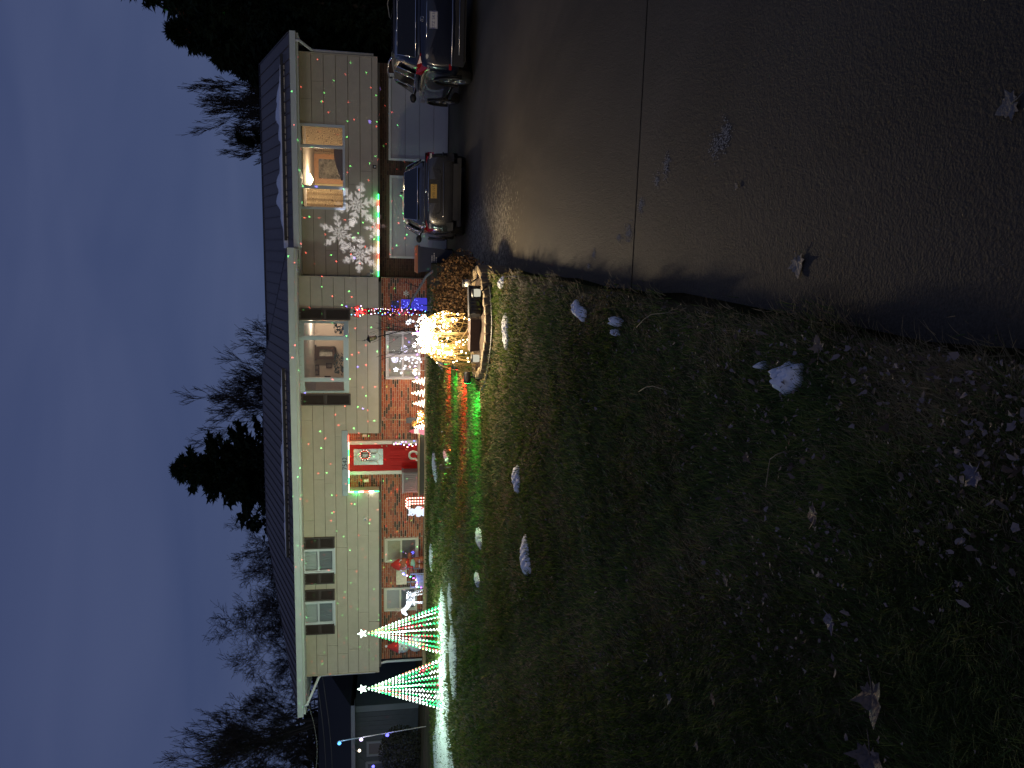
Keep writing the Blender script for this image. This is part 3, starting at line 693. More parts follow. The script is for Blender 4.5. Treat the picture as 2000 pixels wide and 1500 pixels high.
lead([(cxm-ho, zA+.1), (cxm-ho, zC-.1), (cxm-ho*.4, zC), (cxm+ho*.4, zC), (cxm+ho, zC-.1), (cxm+ho, zA+.1), (cxm+ho*.4, zA), (cxm-ho*.4, zA), (cxm-ho, zA+.1)])
lead([(cxm, gz1), (cxm, zC)]); lead([(cxm, gz0), (cxm, zA)]); lead([(gx0, gz1-.15), (cxm-ho, zC-.1)]); lead([(gx1, gz1-.15), (cxm+ho, zC-.1)]); lead([(gx0, gz0+.15), (cxm-ho, zA+.1)]); lead([(gx1, gz0+.15), (cxm+ho, zA+.1)])
m.build('leading', mat('lead_came', (.5, .46, .36), .4, metal=.5), dg)
m = MB(); m.box(cxm-ho+.02, cxm-ho+.055, YB-.0685, YB-.0665, zA+.12, zC-.12); m.box(cxm+ho-.055, cxm+ho-.02, YB-.0685, YB-.0665, zA+.12, zC-.12); m.build('dark_glass', mat('dark_glass', (.05, .03, .03), .2), dg)
for k in (0, 1):
    a = dxx(.16+.37*k); b = a+W*.29; m = MB(); za, zb = dz0+.12, dz0+Hh*.40
    frame_bars(m, a, b, za, zb, YB-.072, YB-.061, .025); m.box(a+.05, b-.05, YB-.069, YB-.061, za+.05, zb-.05); m.build('door_panel', red_door, fd)
m = MB(); m.ball((dx1-.06, YB-.10, dz0+Hh*.44), .03, 0, 8); m.ball((dx1-.06, YB-.085, dz0+Hh*.51), .024, 0, 8); m.tube([(dx1-.06, YB-.1, dz0+Hh*.44), (dx1-.06, YB-.06, dz0+Hh*.44)], .012, 6); m.build('knob', mat('brass', (.6, .5, .35), .3, metal=.9), fd)
# wreath on the door glass
wc = Vector((at(713, 888, YB-.1).x, YB-.095, at(713, 888, YB-.1).z)); rr = random.Random(8)
t = thing('door_wreath', 'small round wreath with red and white lights on the front door', 'wreath', (wc.x, wc.y, wc.z-.15))
m = MB()
for k in range(140):
    an = 2*math.pi*k/140; r_ = .15+rr.uniform(-.03, .03); c = wc+Vector((r_*math.cos(an), rr.uniform(-.03, .01), r_*math.sin(an))); d = Vector((math.cos(an+rr.uniform(-1, 1)), rr.uniform(-.6, .2), math.sin(an+rr.uniform(-1, 1))))*.035; w = d.cross(Vector((0, 1, 0)))*.25
    m.add([c-d-w, c+d, c-d+w], [(0,1,2)])
m.build('foliage', mat('wreath_needles', (.08, .05, .025), .7), t)
m = MB()
for k in range(26): an = 2*math.pi*k/26; m.octa(wc+Vector(((.15+rr.uniform(-.025, .025))*math.cos(an), -.035, (.15+rr.uniform(-.025, .025))*math.sin(an))), .012, k % 2)
m.build('bulbs', [emis('bulb_red', (1, .05, .03), 5), emis('bulb_white', (1, .9, .75), 5)], t)
# wall lanterns, doorbell, cameras
for (px_, py_, lb, on) in ((712, 850, 'small brass wall lantern on the brick to the right of the front door', 0), (715, 938, 'small wall lantern on the brick beside the glowing light strip', 1)):
    p = at(px_, py_, YB-.1); t = thing('wall_lantern', lb, 'wall lamp', (p.x, YB-.01, p.z), 'lanterns beside the front door')
    m = MB(); m.box(p.x-.05, p.x+.05, YB-.03, YB-.013, p.z-.06, p.z+.1); m.tube([(p.x, YB-.03, p.z+.08), (p.x, YB-.1, p.z+.12)], .01, 6); m.build('bracket', mat('aged_brass', (.4, .28, .12), .4, metal=.6), t)
    m = MB(); frame_bars(m, p.x-.05, p.x+.05, p.z-.08, p.z+.07, YB-.155, YB-.145, .012); frame_bars(m, p.x-.05, p.x+.05, p.z-.08, p.z+.07, YB-.065, YB-.055, .012)
    m.add([(p.x-.06, YB-.165, p.z+.07), (p.x+.06, YB-.165, p.z+.07), (p.x+.06, YB-.045, p.z+.07), (p.x-.06, YB-.045, p.z+.07), (p.x, YB-.105, p.z+.13)], [(0,1,4), (1,2,4), (2,3,4), (3,0,4), (3,2,1,0)]); m.build('cage', MATS['aged_brass'], t)
    m = MB(); m.box(p.x-.04, p.x+.04, YB-.144, YB-.066, p.z-.07, p.z+.06); m.build('lantern_glass', mat('frosted', (.7, .6, .45), .4), t)
p = at(713, 1011, YM-.05); t = thing('security_camera', 'small white security camera on the siding above the candy canes', 'camera', (p.x, YM-.03, p.z))
m = MB(); m.lathe([(0, 0), (.035, 0), (.035, -.02), (.012, -.025), (.012, -.06), (0, -.06)], (p.x, YM-.03, p.z), 12, axis='y'); m.build('mount', white_m, t)
m = MB(); m.lathe([(0, -.05), (.03, -.05), (.04, -.07), (.04, -.17), (.03, -.175), (.0, -.17)], (p.x-.01, YM-.03, p.z-.01), 12, axis='y'); m.build('housing', white_m, t)
m = MB(); m.lathe([(0, -.18), (.025, -.18), (.028, -.172)], (p.x-.01, YM-.03, p.z-.01), 12, axis='y'); m.build('lens', dark_m, t)
p = at(731.5, 326, YG-.05); t = thing('motion_sensor', 'small black sensor box on the siding between the garage doors', 'sensor', (p.x, YG-.035, p.z))
m = MB(); m.box(p.x-.05, p.x+.05, YG-.10, YG-.036, p.z-.05, p.z+.05); m.build('box', dark_m, t); m = MB(); m.ball((p.x, YG-.10, p.z-.01), .028, 0, 8); m.build('lens', white_m, t)
p = at(724, 531, YG-.1); p = Vector((XR+.13, YG-.14, at(726, 532, YG-.1).z)); t = thing('twin_floodlight', 'unlit twin headed security lamp in the corner above the brick', 'floodlight', tuple(p))
m = MB(); m.box(p.x-.04, p.x+.04, YG-.06, YG-.036, p.z-.06, p.z+.06); m.build('base', white_m, t)
for (dx_, dz_) in ((-.06, .09), (.07, .0)):
    m = MB(); c = p+Vector((dx_, -.05, dz_)); m.tube([p+Vector((0, .1, 0)), c], .014, 6); m.lathe([(.02, .06), (.05, .0), (.055, -.05), (.045, -.055), (0, -.05)], tuple(c), 12, axis='y'); m.build('lamp_head', mat('grey_metal', (.4, .42, .42), .4), t)
#@@DECOR
# ------------------------------------------------------------------ cars
def paint(name, col, metal=.6, rough=.3): return mat(name, col, rough, metal=metal, coat=1)
chrome_m = mat('chrome', (.7, .7, .7), .12, metal=1)
tyre_m = mat('tyre', (.012, .012, .012), .8); rim_m = mat('alloy_rim', (.45, .45, .45), .3, metal=.9)
carglass_m = mat('car_glass', (.012, .014, .018), .08, spec=.35)
tail_m = mat('tail_light', (.28, .008, .012), .12, coat=1); clear_m = mat('clear_lens', (.5, .5, .5), .15, coat=1); blackp_m = mat('black_plastic', (.015, .015, .016), .55)
def loft(m, secs, mi=0, caps=True):
    n = len(secs[0]); vs = [p for s_ in secs for p in s_]; fs = []
    for i in range(len(secs)-1):
        for k in range(n): fs.append((i*n+k, (i+1)*n+k, (i+1)*n+(k+1) % n, i*n+(k+1) % n))
    if caps: fs += [tuple(range(n)), tuple((len(secs)-1)*n+k for k in range(n))[::-1]]
    m.add(vs, fs, mi, True)
def ring(y, hw, zb, zt, crown=.02):
    h = zt-zb
    half = [(0, zb), (hw*.7, zb), (hw*.93, zb+.06*h), (hw*.985, zb+.22*h), (hw, zb+.45*h), (hw*.99, zb+.66*h), (hw*.955, zb+.86*h), (hw*.88, zt-.01), (hw*.6, zt+crown*.6), (0, zt+crown)]
    return [(x, y, z) for x, z in half] + [(-x, y, z) for x, z in half[-2:0:-1]]
def subsurf(o, lv=1):
    s_ = o.modifiers.new('s', 'SUBSURF'); s_.levels = lv; s_.render_levels = lv
def wheel(root, x, y, r, side, w=.21):
    t = MB(); s_ = side
    t.lathe([(r*.66, -.0), (r*.9, .0), (r*.985, .03), (r, .06), (r, w-.06), (r*.985, w-.03), (r*.9, w), (r*.66, w)], (x if s_ > 0 else x-w+w, y, r), 28, axis='x')
    t.v = [((x-(p[0]-x) if s_ > 0 else p[0]), p[1], p[2]) for p in t.v]
    wh = t.build('wheel', tyre_m, root, local=True)
    t = MB(); f = lambda d: x-d*s_ if s_ > 0 else x+d
    def rimp(rad, d): return (rad, (-(d)) if s_ > 0 else d)
    t.lathe([rimp(r*.68, .0), rimp(r*.66, .02), rimp(r*.60, .03), rimp(r*.58, .12)], (x, y, r), 28, axis='x')
    for k in range(5):
        a0 = 2*math.pi*k/5
        for da in (-.13, .13):
            a1, a2 = a0+da*1.6, a0+da
            xo = f(.012)
            t.tube([(xo, y+.05*math.cos(a1), r+.05*math.sin(a1)), (xo, y+r*.62*math.cos(a2), r+r*.62*math.sin(a2))], [.022, .016], 5)
    t.lathe([rimp(0, .004), rimp(.05, .006), rimp(.06, .02)], (x, y, r), 16, axis='x'); t.build('rim', rim_m, wh, local=True)
    t = MB(); t.lathe([rimp(0, .1), rimp(r*.6, .1)], (x, y, r), 20, axis='x'); t.build('brake', blackp_m, wh, local=True)
def patch(m, pts, n, d=.006):
    """thin slab lying on a curved face: outline pts moved out along n"""
    n = Vector(n).normalized(); m.prism([Vector(p)+n*.001 for p in pts], n*d)
def car(name, label, loc, rz, sp):
    root = thing(name, label, 'car', loc, None, rz); pm = sp['paint']
    m = MB(); loft(m, [ring(*s_) for s_ in sp['body']]); o = m.build('body', pm, root, local=True); subsurf(o)
    m = MB(); secs = []
    for (y, hb, zb, ht, zt) in sp['cabin']:
        half = [(0, zb), (hb, zb), (hb*.99+.01*ht, zb+.12*(zt-zb)), (ht+.02, zt-.05*(zt > zb+.2)), (ht*.9, zt), (0, zt+.015)]
        secs.append([(x, y, z) for x, z in half]+[(-x, y, z) for x, z in half[-2:0:-1]])
    loft(m, secs); cab = m.build('cabin', pm, root, local=True); subsurf(cab)
    # glass
    for nm, pts, n in sp['glass']:
        for sx in ((1, -1) if nm == 'side_window' else (1,)):
            P = [(p[0]*sx, p[1], p[2]) for p in pts]
            m = MB(); patch(m, P if sx > 0 else P[::-1], (n[0]*sx, n[1], n[2]), .008); g = m.build(nm, carglass_m, root, local=True)
            m = MB(); m.tube([Vector(p)+Vector((n[0]*sx, n[1], n[2])).normalized()*.008 for p in P+[P[0]]], .011, 4); m.build('window_trim', sp.get('wtrim', blackp_m), g, local=True)
    for sx in (1, -1):
        for yy in sp['axles']: wheel(root, sp['tw']*sx, yy, sp['r'], sx)
        for yy in sp['axles']:
            m = MB(); r = sp['r']; pts = []
            for k in range(17):
                a = math.pi*(-.08+1.16*k/16); pts.append((sx*(sp['tw']+.012), yy+(r+.055)*math.cos(a), max(.16, r+(r+.055)*math.sin(a))))
            m.tube(pts, .026, 5); m.prism([(sx*(sp['tw']-.03), p[1], p[2]) for p in pts], (sx*.022, 0, 0)); m.build('wheel_arch', blackp_m, root, local=True)
        m = MB(); mx, my, mz = sp['mirror']; m.ball((sx*(mx+.09), my, mz), .1, 0, 10, 1.05, .55, .75); m.tube([(sx*(mx-.08), my+.02, mz-.06), (sx*(mx+.03), my, mz-.03)], .025, 6); m.build('mirror', blackp_m, root, local=True)
    sp['extra'](root)
    return root
sil = paint('grey_paint', (.075, .074, .075), .6, .24)
def sedan_extra(root):
    for sx in (1, -1):
        m = MB(); m.prism([(sx*.46, .035, .94), (sx*.83, .10, 1.0), (sx*.895, .33, .99), (sx*.90, .36, .86), (sx*.86, .09, .80), (sx*.60, .025, .80)] if sx < 0 else [(sx*.46, .035, .94), (sx*.60, .025, .80), (sx*.86, .09, .80), (sx*.90, .36, .86), (sx*.895, .33, .99), (sx*.83, .10, 1.0)], (0, -.03, 0)); tl = m.build('tail_light', tail_m, root, local=True)
        m = MB(); m.box(min(sx*.62, sx*.82), max(sx*.62, sx*.82), .0, .03, .85, .895); m.build('reversing_lens', clear_m, tl, local=True)
        m = MB(); m.prism([(sx*.66, -.012, .36), (sx*.84, .03, .36), (sx*.86, .05, .48), (sx*.68, -.008, .52)] if sx < 0 else [(sx*.66, -.012, .36), (sx*.68, -.008, .52), (sx*.86, .05, .48), (sx*.84, .03, .36)], (0, -.02, 0)); m.build('bumper_insert', blackp_m, root, local=True)
    m = MB(); m.box(-.62, .62, -.05, .12, .25, .37); m.box(-.75, .75, .0, .5, .19, .28); m.build('lower_valance', blackp_m, root, local=True)
    m = MB(); m.tube([(-.80, .02, .985), (-.5, -.03, 1.005), (0, -.045, 1.01), (.5, -.03, 1.005), (.80, .02, .985)], .022, 6); m.build('boot_lip', sil, root, local=True)
    m = MB(); m.tube([(-.44, -.012, .915), (0, -.03, .925), (.44, -.012, .915)], .014, 6); m.build('chrome_strip', chrome_m, root, local=True)
    m = MB(); m.tube([(-.52, -.01, .92), (-.47, -.025, .68), (-.40, -.03, .64), (.40, -.03, .64), (.47, -.025, .68), (.52, -.01, .92)], .008, 4); m.build('boot_seam', blackp_m, root, local=True)
    m = MB(); m.tube([(-.86, .04, .60), (-.5, -.025, .58), (0, -.04, .575), (.5, -.025, .58), (.86, .04, .60)], .02, 6); m.build('bumper_crease', sil, root, local=True)
    m = MB(); m.box(-.26, .26, -.036, .0, .70, .90); m.build('plate_recess', blackp_m, root, local=True)
    m = MB(); m.box(-.155, .155, -.046, -.037, .735, .87); pl = m.build('number_plate', mat('yellow_plate', (.55, .34, .07), .45), root, local=True)
    text('plate_text', 'HTE 7272', (0, -.048, .80), .075, mat('navy_ink', (.03, .02, .02), .5), pl, ext=.001, local=True)
    m = MB(); m.ball((0, -.04, .97), .035, 0, 10, 1.3, .3, 1); m.build('badge', chrome_m, root, local=True)
    m = MB()
    for sx in (1, -1): m.ball((sx*.36, 1.28, 1.12), .16, 0, 10, 1.1, .5, 1.1)
    m.build('headrest', blackp_m, root, local=True)
    m = MB(); m.box(-.5, .5, .56, .60, 1.05, 1.06); m.ball((.12, 1.9, 1.47), .04, 0, 8, .6, 1.6, 1); m.build('roof_antenna', blackp_m, root, local=True)
    for sx in (1, -1):
        m = MB(); m.prism([(sx*.60, 4.44, .62), (sx*.83, 4.25, .66), (sx*.84, 4.22, .76), (sx*.62, 4.44, .72)], (0, .05, 0)); m.build('headlight', clear_m, root, local=True)
sedan = dict(paint=sil, r=.325, tw=.90, axles=(.98, 3.72), mirror=(.86, 2.95, 1.0), wtrim=chrome_m,
  body=[(-.03, .70, .42, .90), (.0, .80, .36, .97), (.12, .87, .26, 1.0), (.6, .90, .20, 1.01), (1.4, .91, .19, .99), (2.4, .915, .19, .97), (3.2, .91, .19, .95), (3.8, .90, .2, .89), (4.35, .83, .22, .80), (4.58, .66, .3, .66)],
  cabin=[(.42, .74, .98, .72, 1.0), (.9, .80, .96, .66, 1.24), (1.35, .83, .96, .61, 1.42), (2.0, .84, .95, .61, 1.46), (2.6, .84, .93, .60, 1.42), (3.1, .81, .91, .64, 1.18), (3.65, .76, .88, .72, .91)],
  glass=[('rear_window', [(-.60, .64, 1.13), (.60, .64, 1.13), (.53, 1.28, 1.42), (-.53, 1.28, 1.42)], (0, -.42, .9)),
         ('windscreen', [(.62, 3.40, 1.07), (-.62, 3.40, 1.07), (-.53, 2.72, 1.40), (.53, 2.72, 1.40)], (0, .42, .9)),
         ('side_window', [(.838, 1.15, 1.03), (.853, 2.0, 1.03), (.665, 2.0, 1.385), (.685, 1.42, 1.36)], (1, 0, .55)),
         ('side_window', [(.853, 2.06, 1.03), (.84, 3.05, 1.01), (.68, 2.62, 1.34), (.665, 2.06, 1.385)], (1, 0, .55))], extra=sedan_extra)
car('grey_sedan', 'grey four-door car with a yellow number plate parked before the garage', (1.36, 17.1, zd(18)), R(1.0), sedan)
navy = paint('navy_paint', (.004, .007, .022), .3, .3)
def suv_extra(root):
    for sx in (1, -1):
        m = MB(); q = [(sx*.60, .03, 1.10), (sx*.80, .07, 1.16), (sx*.925, .38, 1.17), (sx*.93, .40, 1.05), (sx*.87, .10, .97), (sx*.74, .035, 1.0)]
        m.prism(q if sx > 0 else q[::-1], (0, -.035, 0)); tl = m.build('tail_light', tail_m, root, local=True)
        m = MB(); m.box(min(sx*.70, sx*.84), max(sx*.70, sx*.84), .0, .03, .93, .965); m.build('reversing_lens', clear_m, tl, local=True)
        m = MB(); m.box(min(sx*.70, sx*.88), max(sx*.70, sx*.88), -.035, .0, .50, .55); m.build('reflector', tail_m, root, local=True)
        m = MB(); m.tube([(sx*.60, .55, 1.63), (sx*.64, .75, 1.69), (sx*.66, 1.6, 1.72), (sx*.64, 2.5, 1.68), (sx*.61, 2.65, 1.62)], .017, 6); m.build('roof_rail', chrome_m, root, local=True)
        m = MB(); m.box(sx*.918 if sx > 0 else -.945, .945 if sx > 0 else -.918, 1.35, 3.35, .27, .33); m.build('side_strip', chrome_m, root, local=True)
        for yy in (1.35, 2.3): m = MB(); m.tube([(sx*.935, yy, .93), (sx*.955, yy+.06, .93), (sx*.955, yy+.16, .93), (sx*.935, yy+.2, .93)], .012, 5); m.build('door_handle', chrome_m, root, local=True)
    m = MB(); m.tube([(-.42, -.035, .985), (0, -.05, .985), (.42, -.035, .985)], .013, 6); m.build('chrome_strip', chrome_m, root, local=True)
    m = MB(); m.tube([(-.80, -.03, .50), (0, -.07, .49), (.80, -.03, .50)], .016, 6); m.build('bumper_trim', mat('dull_chrome', (.45, .45, .47), .3, metal=1), root, local=True)
    m = MB(); m.box(-.80, .80, -.045, .05, .27, .47); m.box(-.7, .7, .05, .6, .22, .3); m.build('lower_bumper', blackp_m, root, local=True)
    m = MB(); m.tube([(-.6, -.06, .36), (.6, -.06, .36)], .012, 5); m.build('skid_trim', MATS['dull_chrome'], root, local=True)
    m = MB(); m.box(-.155, .155, -.062, -.03, .78, .935); pl = m.build('number_plate', mat('white_plate', (.55, .55, .56), .4), root, local=True)
    m = MB(); frame_bars(m, -.15, .15, .785, .93, -.064, -.0625, .008); m.build('plate_border', mat('blue_ink', (.05, .06, .2), .5), pl, local=True)
    text('plate_text', 'KTZ 5K16', (0, -.065, .857), .078, mat('blue_ink'), pl, ext=.001, local=True)
    m = MB(); pts = [(.045*math.cos(a), -.055, 1.075+.035*math.sin(a)) for a in np.linspace(0, 2*math.pi, 17)]; m.tube(pts, .007, 5); m.tube([(-.03, -.057, 1.06), (0, -.057, 1.10), (.03, -.057, 1.06)], .006, 4); m.tube([(-.02, -.057, 1.075), (.02, -.057, 1.075)], .005, 4); m.build('badge', chrome_m, root, local=True)
    m = MB(); m.prism([(-.62, .50, 1.60), (.62, .50, 1.60), (.58, .30, 1.585), (-.58, .30, 1.585)], (0, 0, .03)); m.build('roof_spoiler', navy, root, local=True)
    for sx in (1, -1):
        m = MB(); m.prism([(sx*.62, 4.50, .74), (sx*.86, 4.25, .80), (sx*.87, 4.22, .92), (sx*.64, 4.46, .86)], (0, .05, 0)); m.build('headlight', clear_m, root, local=True)
suv = dict(paint=navy, r=.36, tw=.93, axles=(.86, 3.56), mirror=(.90, 2.85, 1.14), wtrim=chrome_m,
  body=[(-.06, .76, .42, 1.0), (-.02, .86, .36, 1.10), (.12, .91, .30, 1.12), (.6, .93, .24, 1.10), (1.4, .94, .22, 1.07), (2.4, .94, .22, 1.06), (3.2, .94, .22, 1.03), (3.8, .92, .24, .98), (4.35, .86, .26, .90), (4.62, .70, .34, .76)],
  cabin=[(.02, .80, 1.05, .78, 1.08), (.18, .84, 1.06, .70, 1.42), (.42, .86, 1.06, .64, 1.60), (1.4, .87, 1.04, .65, 1.66), (2.3, .87, 1.03, .64, 1.63), (2.95, .84, 1.0, .68, 1.36), (3.55, .80, .96, .76, 1.0)],
  glass=[('rear_window', [(-.68, .035, 1.19), (.68, .035, 1.19), (.60, .27, 1.54), (-.60, .27, 1.54)], (0, -.9, .5)),
         ('windscreen', [(.66, 3.30, 1.16), (-.66, 3.30, 1.16), (-.57, 2.52, 1.57), (.57, 2.52, 1.57)], (0, .45, .9)),
         ('side_window', [(.868, .62, 1.17), (.875, 1.15, 1.15), (.715, 1.15, 1.57), (.725, .72, 1.53)], (1, 0, .42)),
         ('side_window', [(.875, 1.2, 1.15), (.875, 2.1, 1.13), (.715, 2.1, 1.57), (.715, 1.2, 1.57)], (1, 0, .42)),
         ('side_window', [(.875, 2.15, 1.13), (.86, 2.98, 1.12), (.72, 2.5, 1.52), (.715, 2.15, 1.57)], (1, 0, .42))], extra=suv_extra)
car('navy_suv', 'dark navy sport utility car with roof rails parked at the far side of the driveway', (4.60, 15.95, zd(17)), R(-2.0), suv).scale = (1.04, 1.04, 1.05)

# ------------------------------------------------------------------ wheeled bin
bz = zd(22); p0 = drv(880, 503); bx, by = -.18, 21.6
t = thing('wheeled_bin', 'dark blue wheeled rubbish bin with an orange lid beside the garage door', 'bin', (bx, by, bz))
bin_m = mat('blue_bin', (.018, .028, .075), .5)
def taper(m, c, w0, d0, w1, d1, z0, z1, mi=0):
    x, y = c; m.add([(x-w0, y-d0, z0), (x+w0, y-d0, z0), (x+w0, y+d0, z0), (x-w0, y+d0, z0), (x-w1, y-d1, z1), (x+w1, y-d1, z1), (x+w1, y+d1, z1), (x-w1, y+d1, z1)],
          [(0,3,2,1), (4,5,6,7), (0,1,5,4), (1,2,6,5), (2,3,7,6), (3,0,4,7)], mi)
m = MB(); taper(m, (bx, by), .27, .30, .36, .38, bz+.06, bz+1.0); m.box(bx-.38, bx+.38, by-.40, by+.40, bz+.97, bz+1.03); m.build('bin_body', bin_m, t)
m = MB(); taper(m, (bx, by), .40, .42, .36, .36, bz+1.031, bz+1.10); m.build('lid', mat('orange_lid', (.55, .20, .08), .5), t)
m = MB(); m.tube([(bx-.3, by+.43, bz+.97), (bx+.3, by+.43, bz+.97)], .02, 6); m.build('handle', bin_m, t)
for sx in (-1, 1): m = MB(); m.lathe([(0, 0), (.1, 0), (.12, .02), (.12, .05), (.1, .07), (0, .07)], (bx+sx*.28-.035, by+.27, bz+.12), 16, axis='x'); m.build('wheel', tyre_m, t)
m = MB(); rr = random.Random(6)
for k, (zz, n) in enumerate(((.62, 5), (.56, 6), (.50, 4))):
    xx = bx-.17
    for i in range(n): w = rr.uniform(.03, .06); m.box(xx, xx+w, by-.353-.004, by-.353, bz+zz, bz+zz+.025); xx += w+.015
m.build('printed_lines', white_m, t)

# ------------------------------------------------------------------ planter bed by the driveway
pc = Vector((-1.0, 10.95)); PR = .80; pz = .32
t = thing('log_edged_planter', 'round planting bed edged with pale upright half logs beside the driveway', 'planter', (pc.x, pc.y, zl(11)))
log_m = mat('pale_log', (.20, .15, .085), .8, noise=(14, .25), bump=(50, .4))
nlog = 40; rr = random.Random(9)
for k in range(nlog):
    a = 2*math.pi*k/nlog; r_ = PR*(.98+.03*math.sin(3*a)); x_, y_ = pc.x+r_*math.cos(a), pc.y+r_*1.2*math.sin(a)
    m = MB(); h = pz-.03+rr.uniform(-.012, .014); zb = -.22 if math.cos(a) > .4 else zl(11)-.05
    m.lathe([(.066, zb), (.066, h-.012), (.056, h), (0, h)], (x_, y_, 0), 9); m.build('log', log_m, t)
m = MB(); n = 36; vs = [(pc.x, pc.y, pz-.03)]
for rr_, zz in ((.5, .0), (.98, -.05)):
    for k in range(n): a = 2*math.pi*k/n; vs.append((pc.x+PR*rr_*math.cos(a), pc.y+PR*1.2*rr_*math.sin(a), pz-.03+zz+.02*math.sin(5*a)))
m.add(vs, [(0, 1+k, 1+(k+1) % n) for k in range(n)]+[(1+k, 1+n+k, 1+n+(k+1) % n, 1+(k+1) % n) for k in range(n)], 0, True)
m.build('soil', soil_m, t)
# black hose lying at the foot of the logs
m = MB(); m.tube([(pc.x+.98*math.cos(a)-.02, pc.y+1.14*math.sin(a), gz(min(pc.x+.98*math.cos(a), -.3), 10)+.02) for a in np.linspace(-2.8, -.9, 26)], .02, 8)
tag(m.build('garden_hose', blackp_m, None, loc=(pc.x, pc.y-1.1, zl(10))), 'black hose curving round the foot of the log planter', 'hose')

# golden wire-light tree in a dark square pot
tp = Vector((-1.14, 10.62, pz-.03))
t = thing('wire_light_tree', 'glowing golden wire light tree in a dark square pot', 'light tree', tuple(tp))
m = MB(); taper(m, (tp.x, tp.y), .22, .16, .235, .17, tp.z, tp.z+.14); m.build('pot', mat('dark_pot', (.06, .04, .035), .7, noise=(20, .2)), t)
m = MB(); m.tube([tp+Vector((0, 0, .12)), tp+Vector((.01, 0, .5)), tp+Vector((0, 0, .95))], [.022, .018, .01], 8); m.build('trunk', mat('wrapped_trunk', (.5, .36, .16), .6), t)
rr = random.Random(21); mw = MB(); bl = []
top = tp+Vector((0, 0, .78))
for k in range(64):
    a = rr.uniform(0, 2*math.pi); R0 = rr.uniform(.12, .37)*(1.2 if math.cos(a) < 0 else .95); hh = rr.uniform(.02, .24); lowz = rr.uniform(.12, .5)
    P0 = tp+Vector((.02*math.cos(a), .02*math.sin(a), rr.uniform(.5, .8))); pts = []
    P1 = tp+Vector((R0*.7*math.cos(a), R0*.7*math.sin(a), .80+hh)); a3 = a+rr.uniform(-1.9, 1.9); P2 = tp+Vector((R0*1.45*math.cos(a), R0*1.45*math.sin(a), .40+rr.uniform(-.1, .3))); P3 = tp+Vector((R0*.9*math.cos(a3), R0*.9*math.sin(a3), lowz))
    for i in range(13):
        q = i/12; b_ = ((1-q)**3, 3*q*(1-q)**2, 3*q*q*(1-q), q**3); p = P0*b_[0]+P1*b_[1]+P2*b_[2]+P3*b_[3]
        pts.append(p+Vector((.012*math.sin(5*q+k), .012*math.cos(4*q+k), 0)))
    mw.tube(pts, .0042, 3, cap=False)
    for i in (4, 5, 6, 7, 8, 10, 12):
        if rr.random() < .34: bl.append(pts[i])
mw.build('wires', wire_m, t)
for k in range(120):   # dense crown of lights
    a = rr.uniform(0, 6.28); r_ = .27*math.sqrt(rr.random()); bl.append(tp+Vector((r_*math.cos(a)-.01, r_*math.sin(a), .78+rr.uniform(-.20, .18)*(1-r_/.4))))
m = MB()
for p in bl: m.octa(p, rr.choice((.007, .010, .016)))
m.build('bulbs', emis('warm_bulb', (1, .84, .5), 30), t)
WARM = (1, .78, .50)
lamp('tree_glow', 'POINT', tp+Vector((0, -.05, .86)), 540, WARM, t, .16)
lamp('tree_glow', 'POINT', tp+Vector((-.22, 0, .52)), 22, WARM, t, .12)
lamp('tree_glow', 'POINT', tp+Vector((.2, -.05, .45)), 22, WARM, t, .12)
# second, smaller bundle of gold wire beside it
t2p = Vector((-1.46, 10.85, pz-.05)); t = thing('wire_light_bundle', 'low bundle of looping golden wire lights left of the glowing tree', 'lights', tuple(t2p)); mw = MB(); bl = []
for k in range(26):
    a = rr.uniform(0, 6.28); R0 = rr.uniform(.08, .24); H0 = rr.uniform(.3, .72); pts = []
    for i in range(13):
        q = i/12*math.pi; pts.append(t2p+Vector((R0*math.cos(a)*math.cos(q)*1.1, R0*math.sin(a)*math.cos(q), .03+H0*math.sin(q)**.8)))
    mw.tube(pts, .004, 3, cap=False); bl += rr.sample(pts, 1)
mw.build('wires', wire_m, t); m = MB()
for p in bl: m.octa(p, rr.choice((.008, .011)))
m.build('bulbs', MATS['warm_bulb'], t)
# black trough planter, small solar lamps
c = Vector((-.66, 10.48, pz-.02)); t = thing('trough_planter', 'black fluted trough standing in the log planter', 'planter', tuple(c))
m = MB(); d = Vector((.93, .37, 0)).normalized(); n_ = Vector((d.y, -d.x, 0))
m.obox(c+Vector((0, 0, .075)), d, n_, (0, 0, 1), .21, .08, .075)
for k in range(9): m.tube([c+d*(-.19+.0475*k)+n_*.08+Vector((0, 0, .012)), c+d*(-.19+.0475*k)+n_*.08+Vector((0, 0, .13))], .017, 6)
m.obox(c+Vector((0, 0, .156)), d, n_, (0, 0, 1), .22, .09, .008); m.build('trough', mat('trough', (.03, .03, .032), .4), t)
m = MB()
for k in range(50):
    q = c+d*rr.uniform(-.19, .26)+n_*rr.uniform(.02, .13)+Vector((0, 0, rr.uniform(-.02, .05))); w = Vector((rr.uniform(-1, 1), rr.uniform(-1, 1), rr.uniform(0, 1))).normalized()*.03; v = w.cross(Vector((rr.random(), rr.random(), rr.random()))).normalized()*.012
    m.add([q-w, q+v, q+w, q-v], [(0,1,2,3)])
m.build('creeper', mat('sprig', (.10, .16, .03), .6), t)
